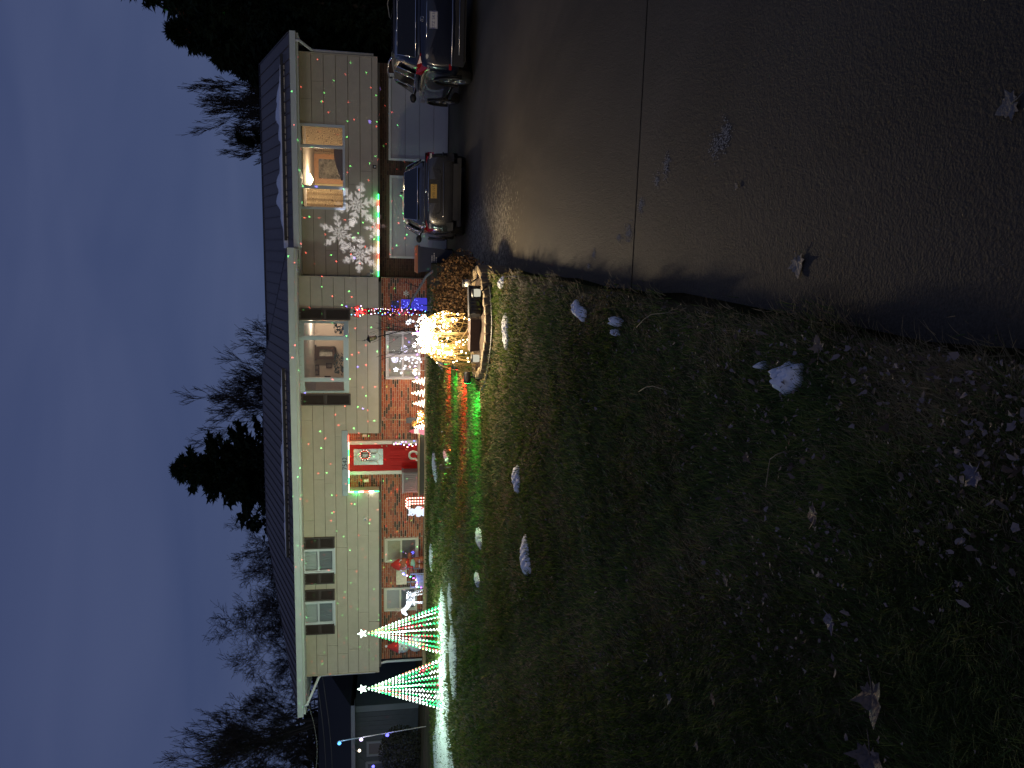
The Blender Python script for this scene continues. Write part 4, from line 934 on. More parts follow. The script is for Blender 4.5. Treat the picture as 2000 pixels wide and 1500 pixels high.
def solar(px, py, Y, lb, tilt, lit=True):
    c = at(px, py, Y); b = Vector((c.x+tilt, c.y, pz-.08)); t = thing('solar_lamp', lb, 'garden lamp', tuple(b), 'solar lamps in the log planter')
    m = MB(); m.tube([b, c-Vector((0, 0, .05))], .012, 6); m.build('stake', blackp_m, t)
    m = MB(); m.lathe([(0, -.05), (.05, -.05), (.055, 0), (.05, .045), (0, .05)], tuple(c), 12); m.build('lens', emis('solar_lens', (1, .95, .75), .6) if lit else mat('dull_lens', (.5, .48, .42), .3), t)
    m = MB(); m.lathe([(0, .075), (.06, .065), (.062, .046), (0, .046)], tuple(c), 12); m.build('cap', blackp_m, t)
solar(931, 572, 10.2, 'white solar lamp on the edge logs next to the black trough', .1); solar(929, 700, 10.45, 'white solar lamp left of the glowing wire tree', -.02); solar(912, 553, 11.0, 'dull unlit solar lamp half hidden in the brown shrub', .1, False)

# ------------------------------------------------------------------ coloured stake spotlights on the lawn
GRN, RED = (.03, 1, .16), (1, .03, .03)
for i, (px, py, col, e, lb) in enumerate(((943, 738, GRN, 1, 'green stake spotlight, the one closest to the camera on the lawn'), (914, 713, RED, .8, 'red stake spotlight between the two green ones'), (897, 703, GRN, .5, 'smaller green stake spotlight behind the second red one'), (884, 692, RED, .6, 'red stake spotlight farthest from the camera beside the wire lights'))):
    g = lawn(px, py); g.z = gz(g.x, g.y); c = g+Vector((0, 0, .20)); d = Vector((-1, .10, -.03)).normalized()
    t = thing('stake_spotlight', lb, 'spotlight', tuple(g), 'coloured spotlights on the lawn')
    m = MB(); m.tube([g, c-d*.02], .012, 6); m.build('stake', blackp_m, t)
    m = MB(); m.tube([c-d*.11, c-d*.08, c+d*.02, c+d*.07], [.03, .05, .055, .062], 12); m.build('housing', blackp_m, t)
    m = MB(); m.tube([c+d*.071, c+d*.074], .055, 12); m.build('lens', emis('lens_%d' % (i % 2), col, 12), t)
    lamp('spot_beam', 'SPOT', c+d*.09, (420 if i % 2 == 0 else 1000)*e, col, t, .03, aim=c+Vector((-1, .05, -.42)), angle=70, blend=1)
    lamp('spot_wash', 'SPOT', c+d*.09, (250 if i % 2 == 0 else 430)*e, (.25, 1, .35) if i % 2 == 0 else (1, .35, .25), t, .03, aim=(g.x-7.5, YM, 2.6), angle=85, blend=1)
#@@P5
# ------------------------------------------------------------------ mesh light trees on the lawn
def colour_pick(r):
    return r.choices((0, 1, 2, 3), (.50, .36, .11, .03))[0]
TREEM = [emis('tree_green', (.05, 1, .26), 3.2), emis('tree_white', (.85, 1, .9), 5), emis('tree_red', (1, .07, .10), 4), emis('tree_gold', (1, .6, .2), 5)]
def light_tree(base, h, r, lb, seed, e):
    rr = random.Random(seed); t = thing('cone_light_tree', lb, 'light tree', tuple(base), 'cone light trees on the snow')
    m = MB(); m.tube([base, base+Vector((0, 0, h))], .012, 6); m.tube([base+Vector((r*math.cos(a), r*math.sin(a), .03)) for a in np.linspace(0, 6.283, 33)], .008, 5); m.build('pole', white_m, t)
    for k in range(22):
        a = 2*math.pi*(k+.3)/22; foot = base+Vector((r*math.cos(a), r*math.sin(a), .03)); tip = base+Vector((0, 0, h)); m = MB()
        m.tube([foot, tip], .003, 3, mi=4); blk = rr.choice((0, 0, 1)); 
        for i in range(22):
            if rr.random() < .3: blk = colour_pick(rr)
            q = (i+.3)/22; p = foot.lerp(tip, q); m.octa(p, .023, blk)
        m.build('light_string', TREEM+[gwire_m], t)
    m = MB(); top = base+Vector((0, 0, h+.1)); poly = []
    for k in range(10): a = math.pi/2+math.pi*k/5; R_ = .115 if k % 2 == 0 else .05; poly.append(top+Vector((R_*math.cos(a), -.012, R_*math.sin(a))))
    m.prism(poly, (0, .024, 0)); m.build('star', emis('star_glow', (.75, 1, .82), 5), t)
    for zz, ee in ((.9, .4), (1.5, .6)): lamp('tree_glow', 'POINT', base+Vector((0, -.05 if zz < 1 else 0, zz)), e*ee, (.72, 1, .76), t, .25)
for (px, py, lb, sd_) in ((864, 1229, 'cone shaped green and white light tree in front of the snowman', 1), (866, 1335, 'cone shaped green and white light tree beyond the house corner', 2)):
    b = lawn(px, py); b.z = gz(b.x, b.y); ph = at(716, py+9, b.y).z-b.z
    light_tree(b, ph, .56, lb, sd_, 400)

# ------------------------------------------------------------------ strips of light on the house
def strip(name, lb, pts, cols, r=.022, glow=0, off=Vector((0, -.05, 0))):
    n = len(pts)-1; t = thing(name, lb, 'light strip', tuple(pts[0]))
    for i in range(n):
        c = cols[i % len(cols)]; m = MB(); m.tube([pts[i], pts[i+1]], r, 6)
        m.build('tube_light', emis('strip_%s' % c[0], c[1], c[2]), t)
        if glow and i % 3 == 1: lamp('strip_glow', 'POINT', (Vector(pts[i])+Vector(pts[i+1]))/2+off, glow*c[3], c[1], t, .04)
CG, CR, CW, CY = ('green', (.05, 1, .22), 6, 1), ('red', (1, .10, .06), 6, 1), ('white', (1, .95, .80), 5, .6), ('amber', (1, .72, .30), 6, .8)
a, b = at(739, 540, YG-.09), at(739, 379, YG-.09); n = 14
strip('eave_light_strip', 'glowing red and green light tube along the siding over the garage brick', [a.lerp(b, i/n) for i in range(n+1)], [CG, CW, CY, CR, CW, CY, CG, CW, CR, CW, CG, CW, CR, CG], .02, 1.2)
ex, ez = ENTRY[0]-.005, ENTRY[3]
pts = [Vector((ex+.03, YM-.03, ZB+(ez-ZB)*i/6)) for i in range(7)]
strip('entry_light_strip', 'glowing green and amber light tube down the left edge of the entry', pts, [CG, CW, CR, CW, CG, CY], .02, 4)
pts = [Vector((ex+.05+(ENTRY[1]-.1-ex)*i/8, YM-.03, ez-.02)) for i in range(9)]
strip('entry_light_strip', 'glowing amber light tube across the top of the entry', pts, [CY, CG, CW, CR, CY, CG, CW, CR], .014, 3, Vector((0, .1, -.08)))

# ------------------------------------------------------------------ timber edging, porch and things along the house front
BEDZ = .41; YBED = 22.35
m = MB(); m.box(XL+.2, -1.9, YBED+.001, YB, .25, BEDZ); tag(m.build('flower_bed', soil_m), 'narrow mulched bed along the brick', kind='structure')
t = thing('bed_edging', 'long pale timber edging in front of the house bed', 'edging', (-7.5, YBED, .36)); k = XL+.15; rr = random.Random(12)
while k < -1.9:
    L_ = min(2.4, -1.85-k); m = MB(); m.box(k+.006, k+L_-.006, YBED-.075+rr.uniform(-.01, .01), YBED, .32, BEDZ+.045+rr.uniform(-.01, .01)); m.build('timber', wood_m, t); k += L_
px0, px1 = at(830, 970, 22.5).x, at(830, 846, 22.5).x
t = thing('porch', 'low wooden porch step below the red front door', 'porch', ((px0+px1)/2, 22.4, .4))
pz0 = at(817, 900, 22.55).z
m = MB(); m.box(px0+.03, px1-.03, 22.58, YB-.02, .41, pz0-.041); m.build('riser', mat('dark_deck', (.05, .045, .04), .8), t)
for i in range(7): m = MB(); y_ = 22.5+i*.145; m.box(px0, px1, y_+.003, y_+.142, pz0-.04, pz0+rr.uniform(-.003, .003)); m.build('deck_board', wood_m, t)
# slatted deck box
r = rect(785, 923, 817, 962, 22.95); t = thing('deck_box', 'grey slatted storage box on the porch left of the door', 'box', ((r[0]+r[1])/2, 23.1, pz0))
m = MB(); m.box(r[0], r[1], 22.95, 23.4, pz0+.003, r[3]-.06); bb = m.build('box_body', mat('grey_slats', (.13, .12, .125), .6, noise=(7, .15)), t)
k = r[0]+.02
while k < r[1]-.05: m = MB(); m.box(k, k+.05, 22.935, 22.949, pz0+.03, r[3]-.09); m.build('slat', MATS['grey_slats'], bb); k += .062
m = MB(); m.box(r[0]-.02, r[1]+.02, 22.91, 23.42, r[3]-.058, r[3]); m.build('lid', mat('grey_lid', (.20, .205, .21), .5), t)
# candy canes
cane_w, cane_r = emis('cane_white', (1, .82, .66), 3.5), emis('cane_red', (1, .06, .05), 2.2)
for i, (py, lb) in enumerate(((972, 'lit candy cane closest to the front porch'), (978, 'lit candy cane in the middle of the three'), (983, 'lit candy cane beside the white bear'))):
    b = at(834, py, 22.75); b.z = BEDZ; h = .60; pts = [b, b+Vector((0, 0, h-.1))]+[b+Vector((-.07+.07*math.cos(a), 0, h-.1+.09*math.sin(a))) for a in np.linspace(0, math.pi*1.15, 9)][1:]
    t = thing('candy_cane', lb, 'candy cane', tuple(b), 'lit candy canes beside the porch'); m = MB(); L = []
    for p, q in zip(pts, pts[1:]):
        k = max(1, int((q-p).length/.045)); L += [p.lerp(q, j/k) for j in range(k)]
    L.append(pts[-1])
    for j in range(len(L)-1): m.tube([L[j], L[j+1]], .02, 7, mi=j % 2, cap=False)
    m.build('cane', [cane_w, cane_r], t); m = MB(); m.tube([b-Vector((0, 0, .02)), b+Vector((0, 0, .03))], .01, 5); m.build('spike', blackp_m, t)
    if i == 1: lamp('cane_glow', 'POINT', b+Vector((0, -.15, .3)), 14, (1, .25, .18), t, .1)
# white lit bear
b = at(830, 998, 22.7); b.z = BEDZ; WG = emis('white_lit_figure', (.80, .88, 1), 1.15)
t = thing('lit_bear', 'glowing white bear figure with a dark nose left of the candy canes', 'bear figure', tuple(b))
m = MB(); m.ball(b+Vector((0, .02, .17)), .15, 0, 14, 1, .8, 1.15); m.ball(b+Vector((-.02, -.02, .40)), .115, 0, 14, 1.05, .9, .95)
for s_ in (-1, 1): m.ball(b+Vector((-.02+.09*s_, .0, .50)), .035, 0, 8); m.ball(b+Vector((.09*s_, -.06, .05)), .06, 0, 10, 1, 1.2, .9); m.ball(b+Vector((.14*s_, -.03, .20)), .05, 0, 8, .8, 1, 1.6)
m.ball(b+Vector((-.03, -.11, .37)), .055, 0, 10); m.build('body', WG, t)
m = MB(); m.ball(b+Vector((-.04, -.165, .385)), .02, 0, 8); 
for s_ in (-1, 1): m.ball(b+Vector((-.03+.045*s_, -.118, .44)), .011, 0, 6)
m.build('face', dark_m, t); m = MB(); m.tube([b+Vector((.1, -.08, .12)), b+Vector((.17, -.1, .02))], .02, 6); m.build('scarf_end', mat('pink_cloth', (.6, .2, .2), .7), t)
lamp('bear_glow', 'POINT', b+Vector((0, -.35, .35)), 5, (.8, .9, 1), t, .1)
# gingerbread figure
b = at(829, 1098, 22.75); b.z = BEDZ; gm = mat('gingerbread', (.34, .10, .045), .6); ic = mat('icing', (.65, .6, .6), .5)
t = thing('gingerbread_figure', 'inflatable gingerbread figure in a red cap and scarf by the cream window', 'inflatable', tuple(b))
m = MB()
for s_ in (-1, 1): m.ball(b+Vector((.12*s_, -.02, .09)), .10, 0, 12, 1, 1.2, .95); m.ball(b+Vector((.10*s_, 0, .24)), .085, 0, 10, 1, 1, 1.5); m.ball(b+Vector((.24*s_, 0, .42+.05*(s_ > 0))), .07, 0, 10, 1.7, 1, 1)
m.ball(b+Vector((0, 0, .38)), .17, 0, 14, 1, .8, 1.05); m.ball(b+Vector((-.03, -.01, .66)), .185, 0, 16, 1.1, .85, .95); m.build('body', gm, t)
m = MB(); m.tube([b+Vector((-.03+.2*math.cos(a), -.10, .67+.16*math.sin(a))) for a in np.linspace(.3, 2.9, 13)], .014, 5); m.tube([b+Vector((-.1, -.168, .60)), b+Vector((-.04, -.178, .575)), b+Vector((.03, -.168, .60))], .011, 5)
for s_ in (-1, 1): m.tube([b+Vector((.05*s_+.1*s_, -.1, .16)), b+Vector((.03*s_, -.1, .16))], .013, 5)
m.build('icing', ic, t); m = MB(); m.ball(b+Vector((0, -.02, .37)), .172, 0, 12, .95, .85, .62); m.build('waistcoat', mat('mint_cloth', (.30, .50, .38), .7), t)
m = MB(); m.lathe([(.12, 0), (.155, .02), (.155, .06), (.12, .08)], tuple(b+Vector((0, 0, .49))), 14); m.tube([b+Vector((-.05, -.14, .52)), b+Vector((-.09, -.17, .36))], .035, 6); m.build('scarf', red_m, t)
m = MB(); m.lathe([(.19, 0), (.17, .08), (.12, .17), (.06, .25), (0, .29)], tuple(b+Vector((-.05, 0, .78))), 14); m.build('cap', mat('red_felt', (.5, .03, .02), .6), t)
m = MB()
for s_ in (-1, 1): m.ball(b+Vector((-.03+.06*s_, -.16, .68)), .018, 0, 6)
m.build('eyes', dark_m, t)
# wooden chair with panel back, string of blue and purple bulbs over it
b = at(829, 1128, 22.75); b.z = BEDZ; t = thing('wooden_chair', 'pale slatted garden chair with a cream panel back between the lower windows', 'chair', tuple(b))
wc_ = mat('cream_wood', (.55, .48, .27), .7, noise=(15, .15)); gw_ = mat('grey_wood', (.30, .31, .33), .7, noise=(15, .15))
m = MB(); m.obox(b+Vector((-.04, .22, .72)), (1, 0, 0), (0, 1, .08), (0, -.08, 1), .26, .018, .17); m.build('backrest', wc_, t)
for s_ in (-1, 1):
    m = MB(); m.box(b.x+s_*.23-.02, b.x+s_*.23+.02, b.y+.2, b.y+.24, b.z, b.z+.56); m.build('leg', gw_, t); m = MB(); m.box(b.x+s_*.23-.02, b.x+s_*.23+.02, b.y-.22, b.y-.18, b.z, b.z+.42); m.build('leg', gw_, t)
    m = MB(); m.box(b.x+s_*.23-.03, b.x+s_*.23+.03, b.y-.24, b.y+.19, b.z+.421, b.z+.45); m.build('arm', gw_, t)
for k in range(5): m = MB(); m.box(b.x-.2, b.x+.2, b.y-.22+k*.085, b.y-.145+k*.085, b.z+.25, b.z+.27); m.build('slat', gw_, t)
for k in range(4): m = MB(); m.box(b.x-.2, b.x+.2, b.y-.245, b.y-.225, b.z+.03+k*.055, b.z+.07+k*.055); m.build('slat', gw_, t)
def bulbs(name, lb, cat, pts, cols, r=.016, sag=True, glow=0, wire=gwire_m, ball=False):
    t = thing(name, lb, cat, tuple(pts[0])); m = MB(); m.tube(pts, .004, 4); m.build('wire', wire, t); groups = {}
    for i, p in enumerate(pts):
        c = cols[i % len(cols)]; groups.setdefault(c, MB()).ball(Vector(p)+Vector((0, -.012, -.012)), r, 0, 6, 1, 1, 1.3)
    for c, m in groups.items(): m.build('bulbs', emis('bulb_'+c, BC[c], 9), t)
    if glow: lamp('bulb_glow', 'POINT', Vector(pts[len(pts)//2])+Vector((0, -.12, 0)), glow, BC[cols[0]], t, .08)
    return t
BC = dict(blue=(.12, .14, 1), purple=(.5, .12, 1), white=(1, .95, .9), pink=(1, .5, .8), green=(.1, 1, .3), red=(1, .08, .06), amber=(1, .65, .25), cyan=(.15, .6, 1))
rr = random.Random(15); q = []
for k in range(15): u = k/14; q.append(b+Vector((.30-.5*u, -.25+.12*math.sin(6*u), .68-.6*u+.1*math.sin(9*u))))
bulbs('bulb_string', 'tangled string of blue and purple bulbs hanging over the garden chair', 'string lights', q, ['blue', 'purple', 'white', 'blue', 'pink', 'green', 'purple', 'amber'], .02, glow=4)
# lit wire reindeer
b = at(829, 1168, 22.7); b.z = BEDZ; dm = emis('deer_white', (.86, .92, 1), 1.6)
t = thing('lit_reindeer', 'white wire reindeer covered in lights, head bent towards the cone tree', 'reindeer figure', tuple(b)); m = MB(); rr = random.Random(31)
spine = [b+Vector(v) for v in ((.34, .02, .60), (.22, 0, .56), (.05, 0, .50), (-.10, -.02, .50), (-.20, -.05, .56))]
def hoop(c, r_, ax=.55): m.tube([c+Vector((.02*math.sin(a), r_*ax*math.cos(a), r_*math.sin(a))) for a in np.linspace(0, 6.283, 11)], .006, 4, cap=False)
for k in range(9): q = k/8; hoop(b+Vector((.2-.38*q, 0, .43)), .11+.04*math.sin(q*3.1))
for a in np.linspace(0, 6.283, 9)[:-1]: m.tube([b+Vector((.24-.46*q, .07*math.cos(a), .43+(.10+.04*math.sin(q*3.1))*math.sin(a))) for q in np.linspace(0, 1, 7)], .006, 4, cap=False)
for (x_, y_) in ((.30, -.05), (.12, .06), (-.10, -.06), (-.20, .05)):
    m.tube([b+Vector((x_*.6, y_, .40)), b+Vector((x_, y_, .22)), b+Vector((x_*1.05+.02, y_, 0))], .016, 5)
m.build('wire_frame', mat('white_wire', (.75, .77, .8), .5), t)
m = MB(); nk = [b+Vector(v) for v in ((-.18, 0, .48), (-.30, -.03, .56), (-.37, -.05, .66))]; m.tube(nk, [.085, .07, .06], 9); m.tube([b+Vector((-.33, -.05, .70)), b+Vector((-.42, -.07, .66)), b+Vector((-.50, -.08, .58)), b+Vector((-.53, -.085, .54))], [.05, .07, .045, .025], 9); m.build('head', dm, t)
m = MB()
for s_ in (-1, 1): m.tube([b+Vector((-.36, .03*s_, .74)), b+Vector((-.40, .10*s_, .86)), b+Vector((-.50, .13*s_, .94))], [.012, .01, .006], 5); m.tube([b+Vector((-.39, .09*s_, .84)), b+Vector((-.33, .12*s_, .92))], [.009, .005], 5)
m.build('antlers', mat('antler', (.45, .36, .24), .6), t)
m = MB()
for k in range(80): a = rr.uniform(0, 6.28); q = rr.random(); m.octa(b+Vector((.24-.46*q, .07*math.cos(a)-.02, .43+.13*math.sin(a))), .010)
for (x_, y_) in ((.30, -.05), (.12, .06), (-.10, -.06), (-.20, .05)):
    for k in range(7): m.octa(b+Vector((x_*(.62+.4*k/7), y_-.02, .38-.36*k/7)), .011)
m.build('bulbs', emis('cool_bulb', (.85, .92, 1), 7), t); lamp('deer_glow', 'POINT', b+Vector((0, -.4, .5)), 9, (.8, .88, 1), t, .15)
# snowman
b = at(829, 1258, 22.6); b.z = BEDZ; sm_ = mat('snowman_cloth', (.62, .66, .68), .7)
t = thing('snowman_inflatable', 'snowman with a carrot nose and red pointed hat behind the cone tree', 'snowman', tuple(b))
m = MB(); m.ball(b+Vector((.05, 0, .26)), .27, 0, 16, 1, .9, .95); m.ball(b+Vector((0, -.02, .66)), .225, 0, 16, 1, .9, .95); m.build('body', sm_, t)
m = MB(); m.lathe([(.215, 0), (.2, .08), (.13, .22), (.05, .36), (.02, .42)], tuple(b+Vector((-.02, 0, .78))), 14); m.build('hat', MATS['red_felt'], t)
m = MB(); m.lathe([(.19, 0), (.225, .01), (.23, .05), (.19, .07)], tuple(b+Vector((-.02, 0, .755))), 16); m.ball(b+Vector((.0, 0, 1.21)), .045, 0, 8); m.build('hat_trim', white_m, t)
m = MB(); m.tube([b+Vector((0, -.21, .65)), b+Vector((.02, -.33, .64))], [.028, .003], 8); m.build('nose', mat('carrot', (.6, .2, .04), .6), t)
m = MB()
for s_ in (-1, 1): m.ball(b+Vector((.085*s_, -.195, .71)), .024, 0, 8)
m.build('eyes', dark_m, t)
# shovel
a = at(747, 818, 23.42); e_ = at(829, 822, 23.30); t = thing('garden_spade', 'spade with a D handle leaning against the brick right of the door', 'spade', (e_.x, e_.y, BEDZ))
d = (e_-a).normalized(); m = MB(); m.tube([a+d*.14, a+d*.75], .014, 6); m.build('shaft', mat('ash_handle', (.45, .32, .18), .6), t)
m = MB(); m.tube([a+Vector((-.055, 0, 0)), a+Vector((.055, 0, 0)), a+Vector((.05, 0, -.05)), a+d*.15, a+Vector((-.05, 0, -.05)), a+Vector((-.055, 0, 0))], .012, 6); m.build('grip', mat('pink_grip', (.6, .35, .28), .5), t)
m = MB(); c = a+d*.9; m.prism([c+Vector((-.09, -.02, .15)), c+Vector((.09, -.02, .15)), c+Vector((.09, -.02, -.12)), c+Vector((0, -.02, -.2)), c+Vector((-.09, -.02, -.12))], (0, .012, 0)); m.build('blade', mat('blade_steel', (.08, .08, .09), .4, metal=.7), t)
# spiral light trees
spm = emis('spiral_white', (1, .88, .66), 5)
for i, (py, h, lb) in enumerate(((745, .42, 'small spiral light tree under the corner of the double window'), (768, .45, 'small spiral light tree second from the double window'), (788, .40, 'small spiral light tree third from the double window'), (834, .36, 'small spiral light tree nearest the front porch'))):
    b = at(833, py, 22.6); b.z = BEDZ; t = thing('spiral_light_tree', lb, 'light tree', tuple(b), 'spiral light trees along the bed'); m = MB()
    m.tube([b, b+Vector((0, 0, h))], .008, 5); m.build('stake', white_m, t); m = MB()
    m.tube([b+Vector((.13*(1-q)**.9*math.cos(q*26), .13*(1-q)**.9*math.sin(q*26), .03+(h-.03)*q)) for q in np.linspace(0, 1, 60)], .012, 5); m.build('spiral', spm, t)
    lamp('spiral_glow', 'POINT', b+Vector((0, -.2, .25)), 16, (1, .72, .40), t, .08)
# gold tinsel fawn, lit pot figure
b = at(832, 812, 22.7); b.z = BEDZ; rr = random.Random(41); t = thing('tinsel_fawn', 'gold tinsel fawn with lights lying beside the spade', 'fawn figure', tuple(b)); m = MB()
def fuzz(c, rx, ry, rz_, n, s_=.03):
    for k in range(n):
        v = Vector((rr.gauss(0, 1), rr.gauss(0, 1), rr.gauss(0, 1))).normalized(); p = c+Vector((v.x*rx, v.y*ry, v.z*rz_)); w = v.cross(Vector((rr.random(), rr.random(), rr.random()))).normalized()
        m.add([p-w*s_*.5, p+w*s_*.5, p+v*s_+Vector((0, 0, -.3*s_))], [(0,1,2)])
m.ball(b+Vector((0, 0, .14)), .13, 0, 12, 1.5, .7, .85); m.tube([b+Vector((-.16, 0, .18)), b+Vector((-.22, -.02, .33))], [.06, .045], 8); m.ball(b+Vector((-.25, -.04, .37)), .065, 0, 10, 1.5, .8, .9)
for x_ in (-.15, .12): m.tube([b+Vector((x_, -.05, .08)), b+Vector((x_-.12, -.12, .03))], [.03, .018], 6)
fuzz(b+Vector((0, 0, .14)), .2, .1, .12, 240); fuzz(b+Vector((-.24, -.03, .36)), .09, .06, .06, 90)
m.build('body', mat('gold_tinsel', (.45, .24, .07), .4, metal=.3), t); m = MB()
for k in range(30): m.octa(b+Vector((rr.uniform(-.2, .2), -.1, rr.uniform(.05, .26))), .008)
m.build('bulbs', MATS['warm_bulb'], t)
b = at(833, 842, 22.6); b.z = BEDZ; t = thing('lit_snow_child', 'small glowing pink and white figure at the right end of the porch', 'figure', tuple(b))
m = MB(); m.lathe([(0, 0), (.11, 0), (.13, .05), (.09, .2), (.05, .25)], tuple(b), 14); m.build('coat', emis('pink_glow', (1, .35, .42), .9), t); m = MB(); m.ball(b+Vector((0, 0, .31)), .08, 0, 12); m.lathe([(.09, 0), (.1, .02), (.09, .04)], tuple(b+Vector((0, 0, .22))), 12); m.build('head', emis('cream_glow', (1, .85, .7), 1.2), t)
m = MB(); m.lathe([(.075, 0), (.05, .07), (.01, .16)], tuple(b+Vector((0, 0, .36))), 10); m.build('hat', emis('rose_glow', (1, .18, .2), .7), t)
# bulbs on a porch hook, pale scroll ornament
b = at(818, 868, 22.7); b.z = pz0; t0 = at(770, 872, 22.7); t = thing('shepherd_hook', 'thin black hook post on the porch wound with bulbs', 'hook', tuple(b)); m = MB()
m.tube([b, Vector((b.x-.02, b.y, t0.z)), Vector((b.x-.0, b.y, t0.z+.06)), Vector((b.x+.1, b.y, t0.z+.05)), Vector((b.x+.12, b.y, t0.z-.02))], .009, 6); m.build('post', iron_m, t)
rr = random.Random(16); q = [Vector((b.x+.05+rr.uniform(-.12, .14), b.y-.03, t0.z+.02-k*.052)) for k in range(14)]
bulbs('bulb_string', 'bunch of white and purple bulbs hanging from the porch hook', 'string lights', q, ['white', 'purple', 'amber', 'white', 'blue', 'pink', 'white', 'purple'], .018, glow=2)
b = at(821, 890, 22.66); b.z = pz0; t = thing('scroll_ornament', 'pale curled ring ornament on the porch in front of the door', 'ornament', tuple(b)); m = MB()
m.tube([b+Vector((.02+.12*math.cos(a), 0, .15+.13*math.sin(a))) for a in np.linspace(-1.3, 3.6, 22)]+[b+Vector((-.1, 0, .07)), b+Vector((-.16, 0, .03))], .034, 8); m.ball(b+Vector((.09, -.01, .045)), .05, 0, 10, 1.3, 1, .8); m.build('ring', mat('pale_wool', (.45, .46, .40), .9, bump=(80, .8)), t)

# ------------------------------------------------------------------ cluster right of the double window
# lit pole with garland
b = Vector((at(820, 610, 21.2).x, 21.2, .36)); tz = at(690, 610, 21.2).z; rr = random.Random(51); t = thing('garland_pole', 'tall post wound with red garland and many coloured bulbs', 'lit post', tuple(b))
m = MB(); m.tube([b, Vector((b.x, b.y, tz))], .03, 8); m.build('post', mat('dark_post', (.03, .03, .03), .6), t)
m = MB(); Hn = tz-b.z; fz = []
m.tube([b+Vector((.055*math.cos(q*60), .055*math.sin(q*60), .2+Hn*.8*q)) for q in np.linspace(0, 1, 150)], .03, 5); fuzz(b+Vector((0, 0, Hn*.55)), .08, .08, Hn*.42, 700, .05); m.build('garland', mat('red_garland', (.22, .012, .015), .6), t)
m = MB(); c = Vector((b.x, b.y-.06, tz-.12))
for s_ in (-1, 1): m.tube([c, c+Vector((.12*s_, 0, .09)), c+Vector((.16*s_, 0, -.02)), c], [.03, .045, .04, .02], 6); m.tube([c, c+Vector((.06*s_, -.02, -.22))], [.02, .04], 6)
m.build('bow', mat('red_ribbon', (.5, .02, .02), .4), t)
groups = {}
for k in range(120): q = rr.random(); a = rr.uniform(0, 6.28); R_ = .085+(.07*rr.random() if q > .85 else 0); c = rr.choice(['white', 'red', 'green', 'blue', 'white', 'pink', 'amber', 'cyan']); groups.setdefault(c, MB()).ball(b+Vector((R_*math.cos(a), R_*math.sin(a), .15+(Hn-.1)*q)), .011, 0, 5)
for c, m in groups.items(): m.build('bulbs', emis('bulb_'+c, BC[c], 9), t)
lamp('pole_glow', 'POINT', b+Vector((0, -.2, Hn*.9)), 7, (1, .6, .6), t, .1); lamp('pole_glow', 'POINT', b+Vector((0, -.2, Hn*.4)), 7, (.8, .6, 1), t, .1)
# stacked blue gift boxes
bm_ = emis('blue_mesh', (.10, .09, 1), .55); bx_ = mat('blue_ribbon', (.02, .02, .2), .5)
for i, (xa, xb, ya, yb, lb) in enumerate(((804, 834, 583, 609, 'largest glowing blue gift box at the foot of the stack'), (784, 801, 586, 608, 'glowing blue gift box in the middle of the stack'), (764, 780, 588, 606, 'small dark gift box with blue lights on top of the stack'))):
    a = at(xb, yb, 21.75); c = at(xa, ya, 21.75); t = thing('gift_box', lb, 'gift box', ((a.x+c.x)/2, 21.9, a.z), 'stack of lit gift boxes'); w = c.x-a.x
    m = MB(); m.box(a.x, c.x, 21.75, 21.75+w, a.z, c.z); m.build('box', bm_ if i < 2 else mat('dark_gift', (.02, .025, .05), .5), t)
    m = MB(); m.box(a.x+w*.44, a.x+w*.56, 21.742, 21.749, a.z, c.z); m.box(a.x-.004, c.x+.004, 21.744, 21.7495, a.z+(c.z-a.z)*.8, a.z+(c.z-a.z)*.88); m.build('ribbon', bx_, t)
    m = MB(); rr = random.Random(60+i)
    for k in range(14 if i < 2 else 4): m.octa((rr.uniform(a.x, c.x), 21.738, rr.uniform(a.z, c.z)), .009)
    m.build('bulbs', emis('bulb_blue', BC['blue'], 9), t)
lamp('gift_glow', 'POINT', (at(815, 596, 21.5).x, 21.4, .85), 7, (.2, .2, 1), t, .1)
# lantern on a leaning iron pole
a = at(805, 641, 20.6); c = at(738, 658, 20.6); b = Vector((a.x+.12, 20.6, .36)); t = thing('lantern_pole', 'black garden lantern on a leaning iron pole in front of the double window', 'lantern', tuple(b))
m = MB(); m.tube([b, a, c], .014, 6); m.build('pole', iron_m, t); d = (c-a).normalized(); u = c+d*.02; m = MB()
m.tube([u, u+d*.03], [.02, .07], 4)
for k in range(4):
    an = math.pi/4+k*math.pi/2; o_ = Vector((math.cos(an), math.sin(an), 0)); m.tube([u+d*.03+o_*.06, u+d*.21+o_*.085], .008, 4)
m.tube([u+d*.21, u+d*.225, u+d*.30], [.12, .12, .01], 4); m.tube([u+d*.3, u+d*.42], .006, 5); m.ball(u+d*.35, .018, 0, 6); m.build('cage', iron_m, t)
m = MB(); m.tube([u+d*.035, u+d*.205], [.05, .075], 4); m.build('lantern_glass', mat('amber_glass', (.4, .33, .2), .3), t)
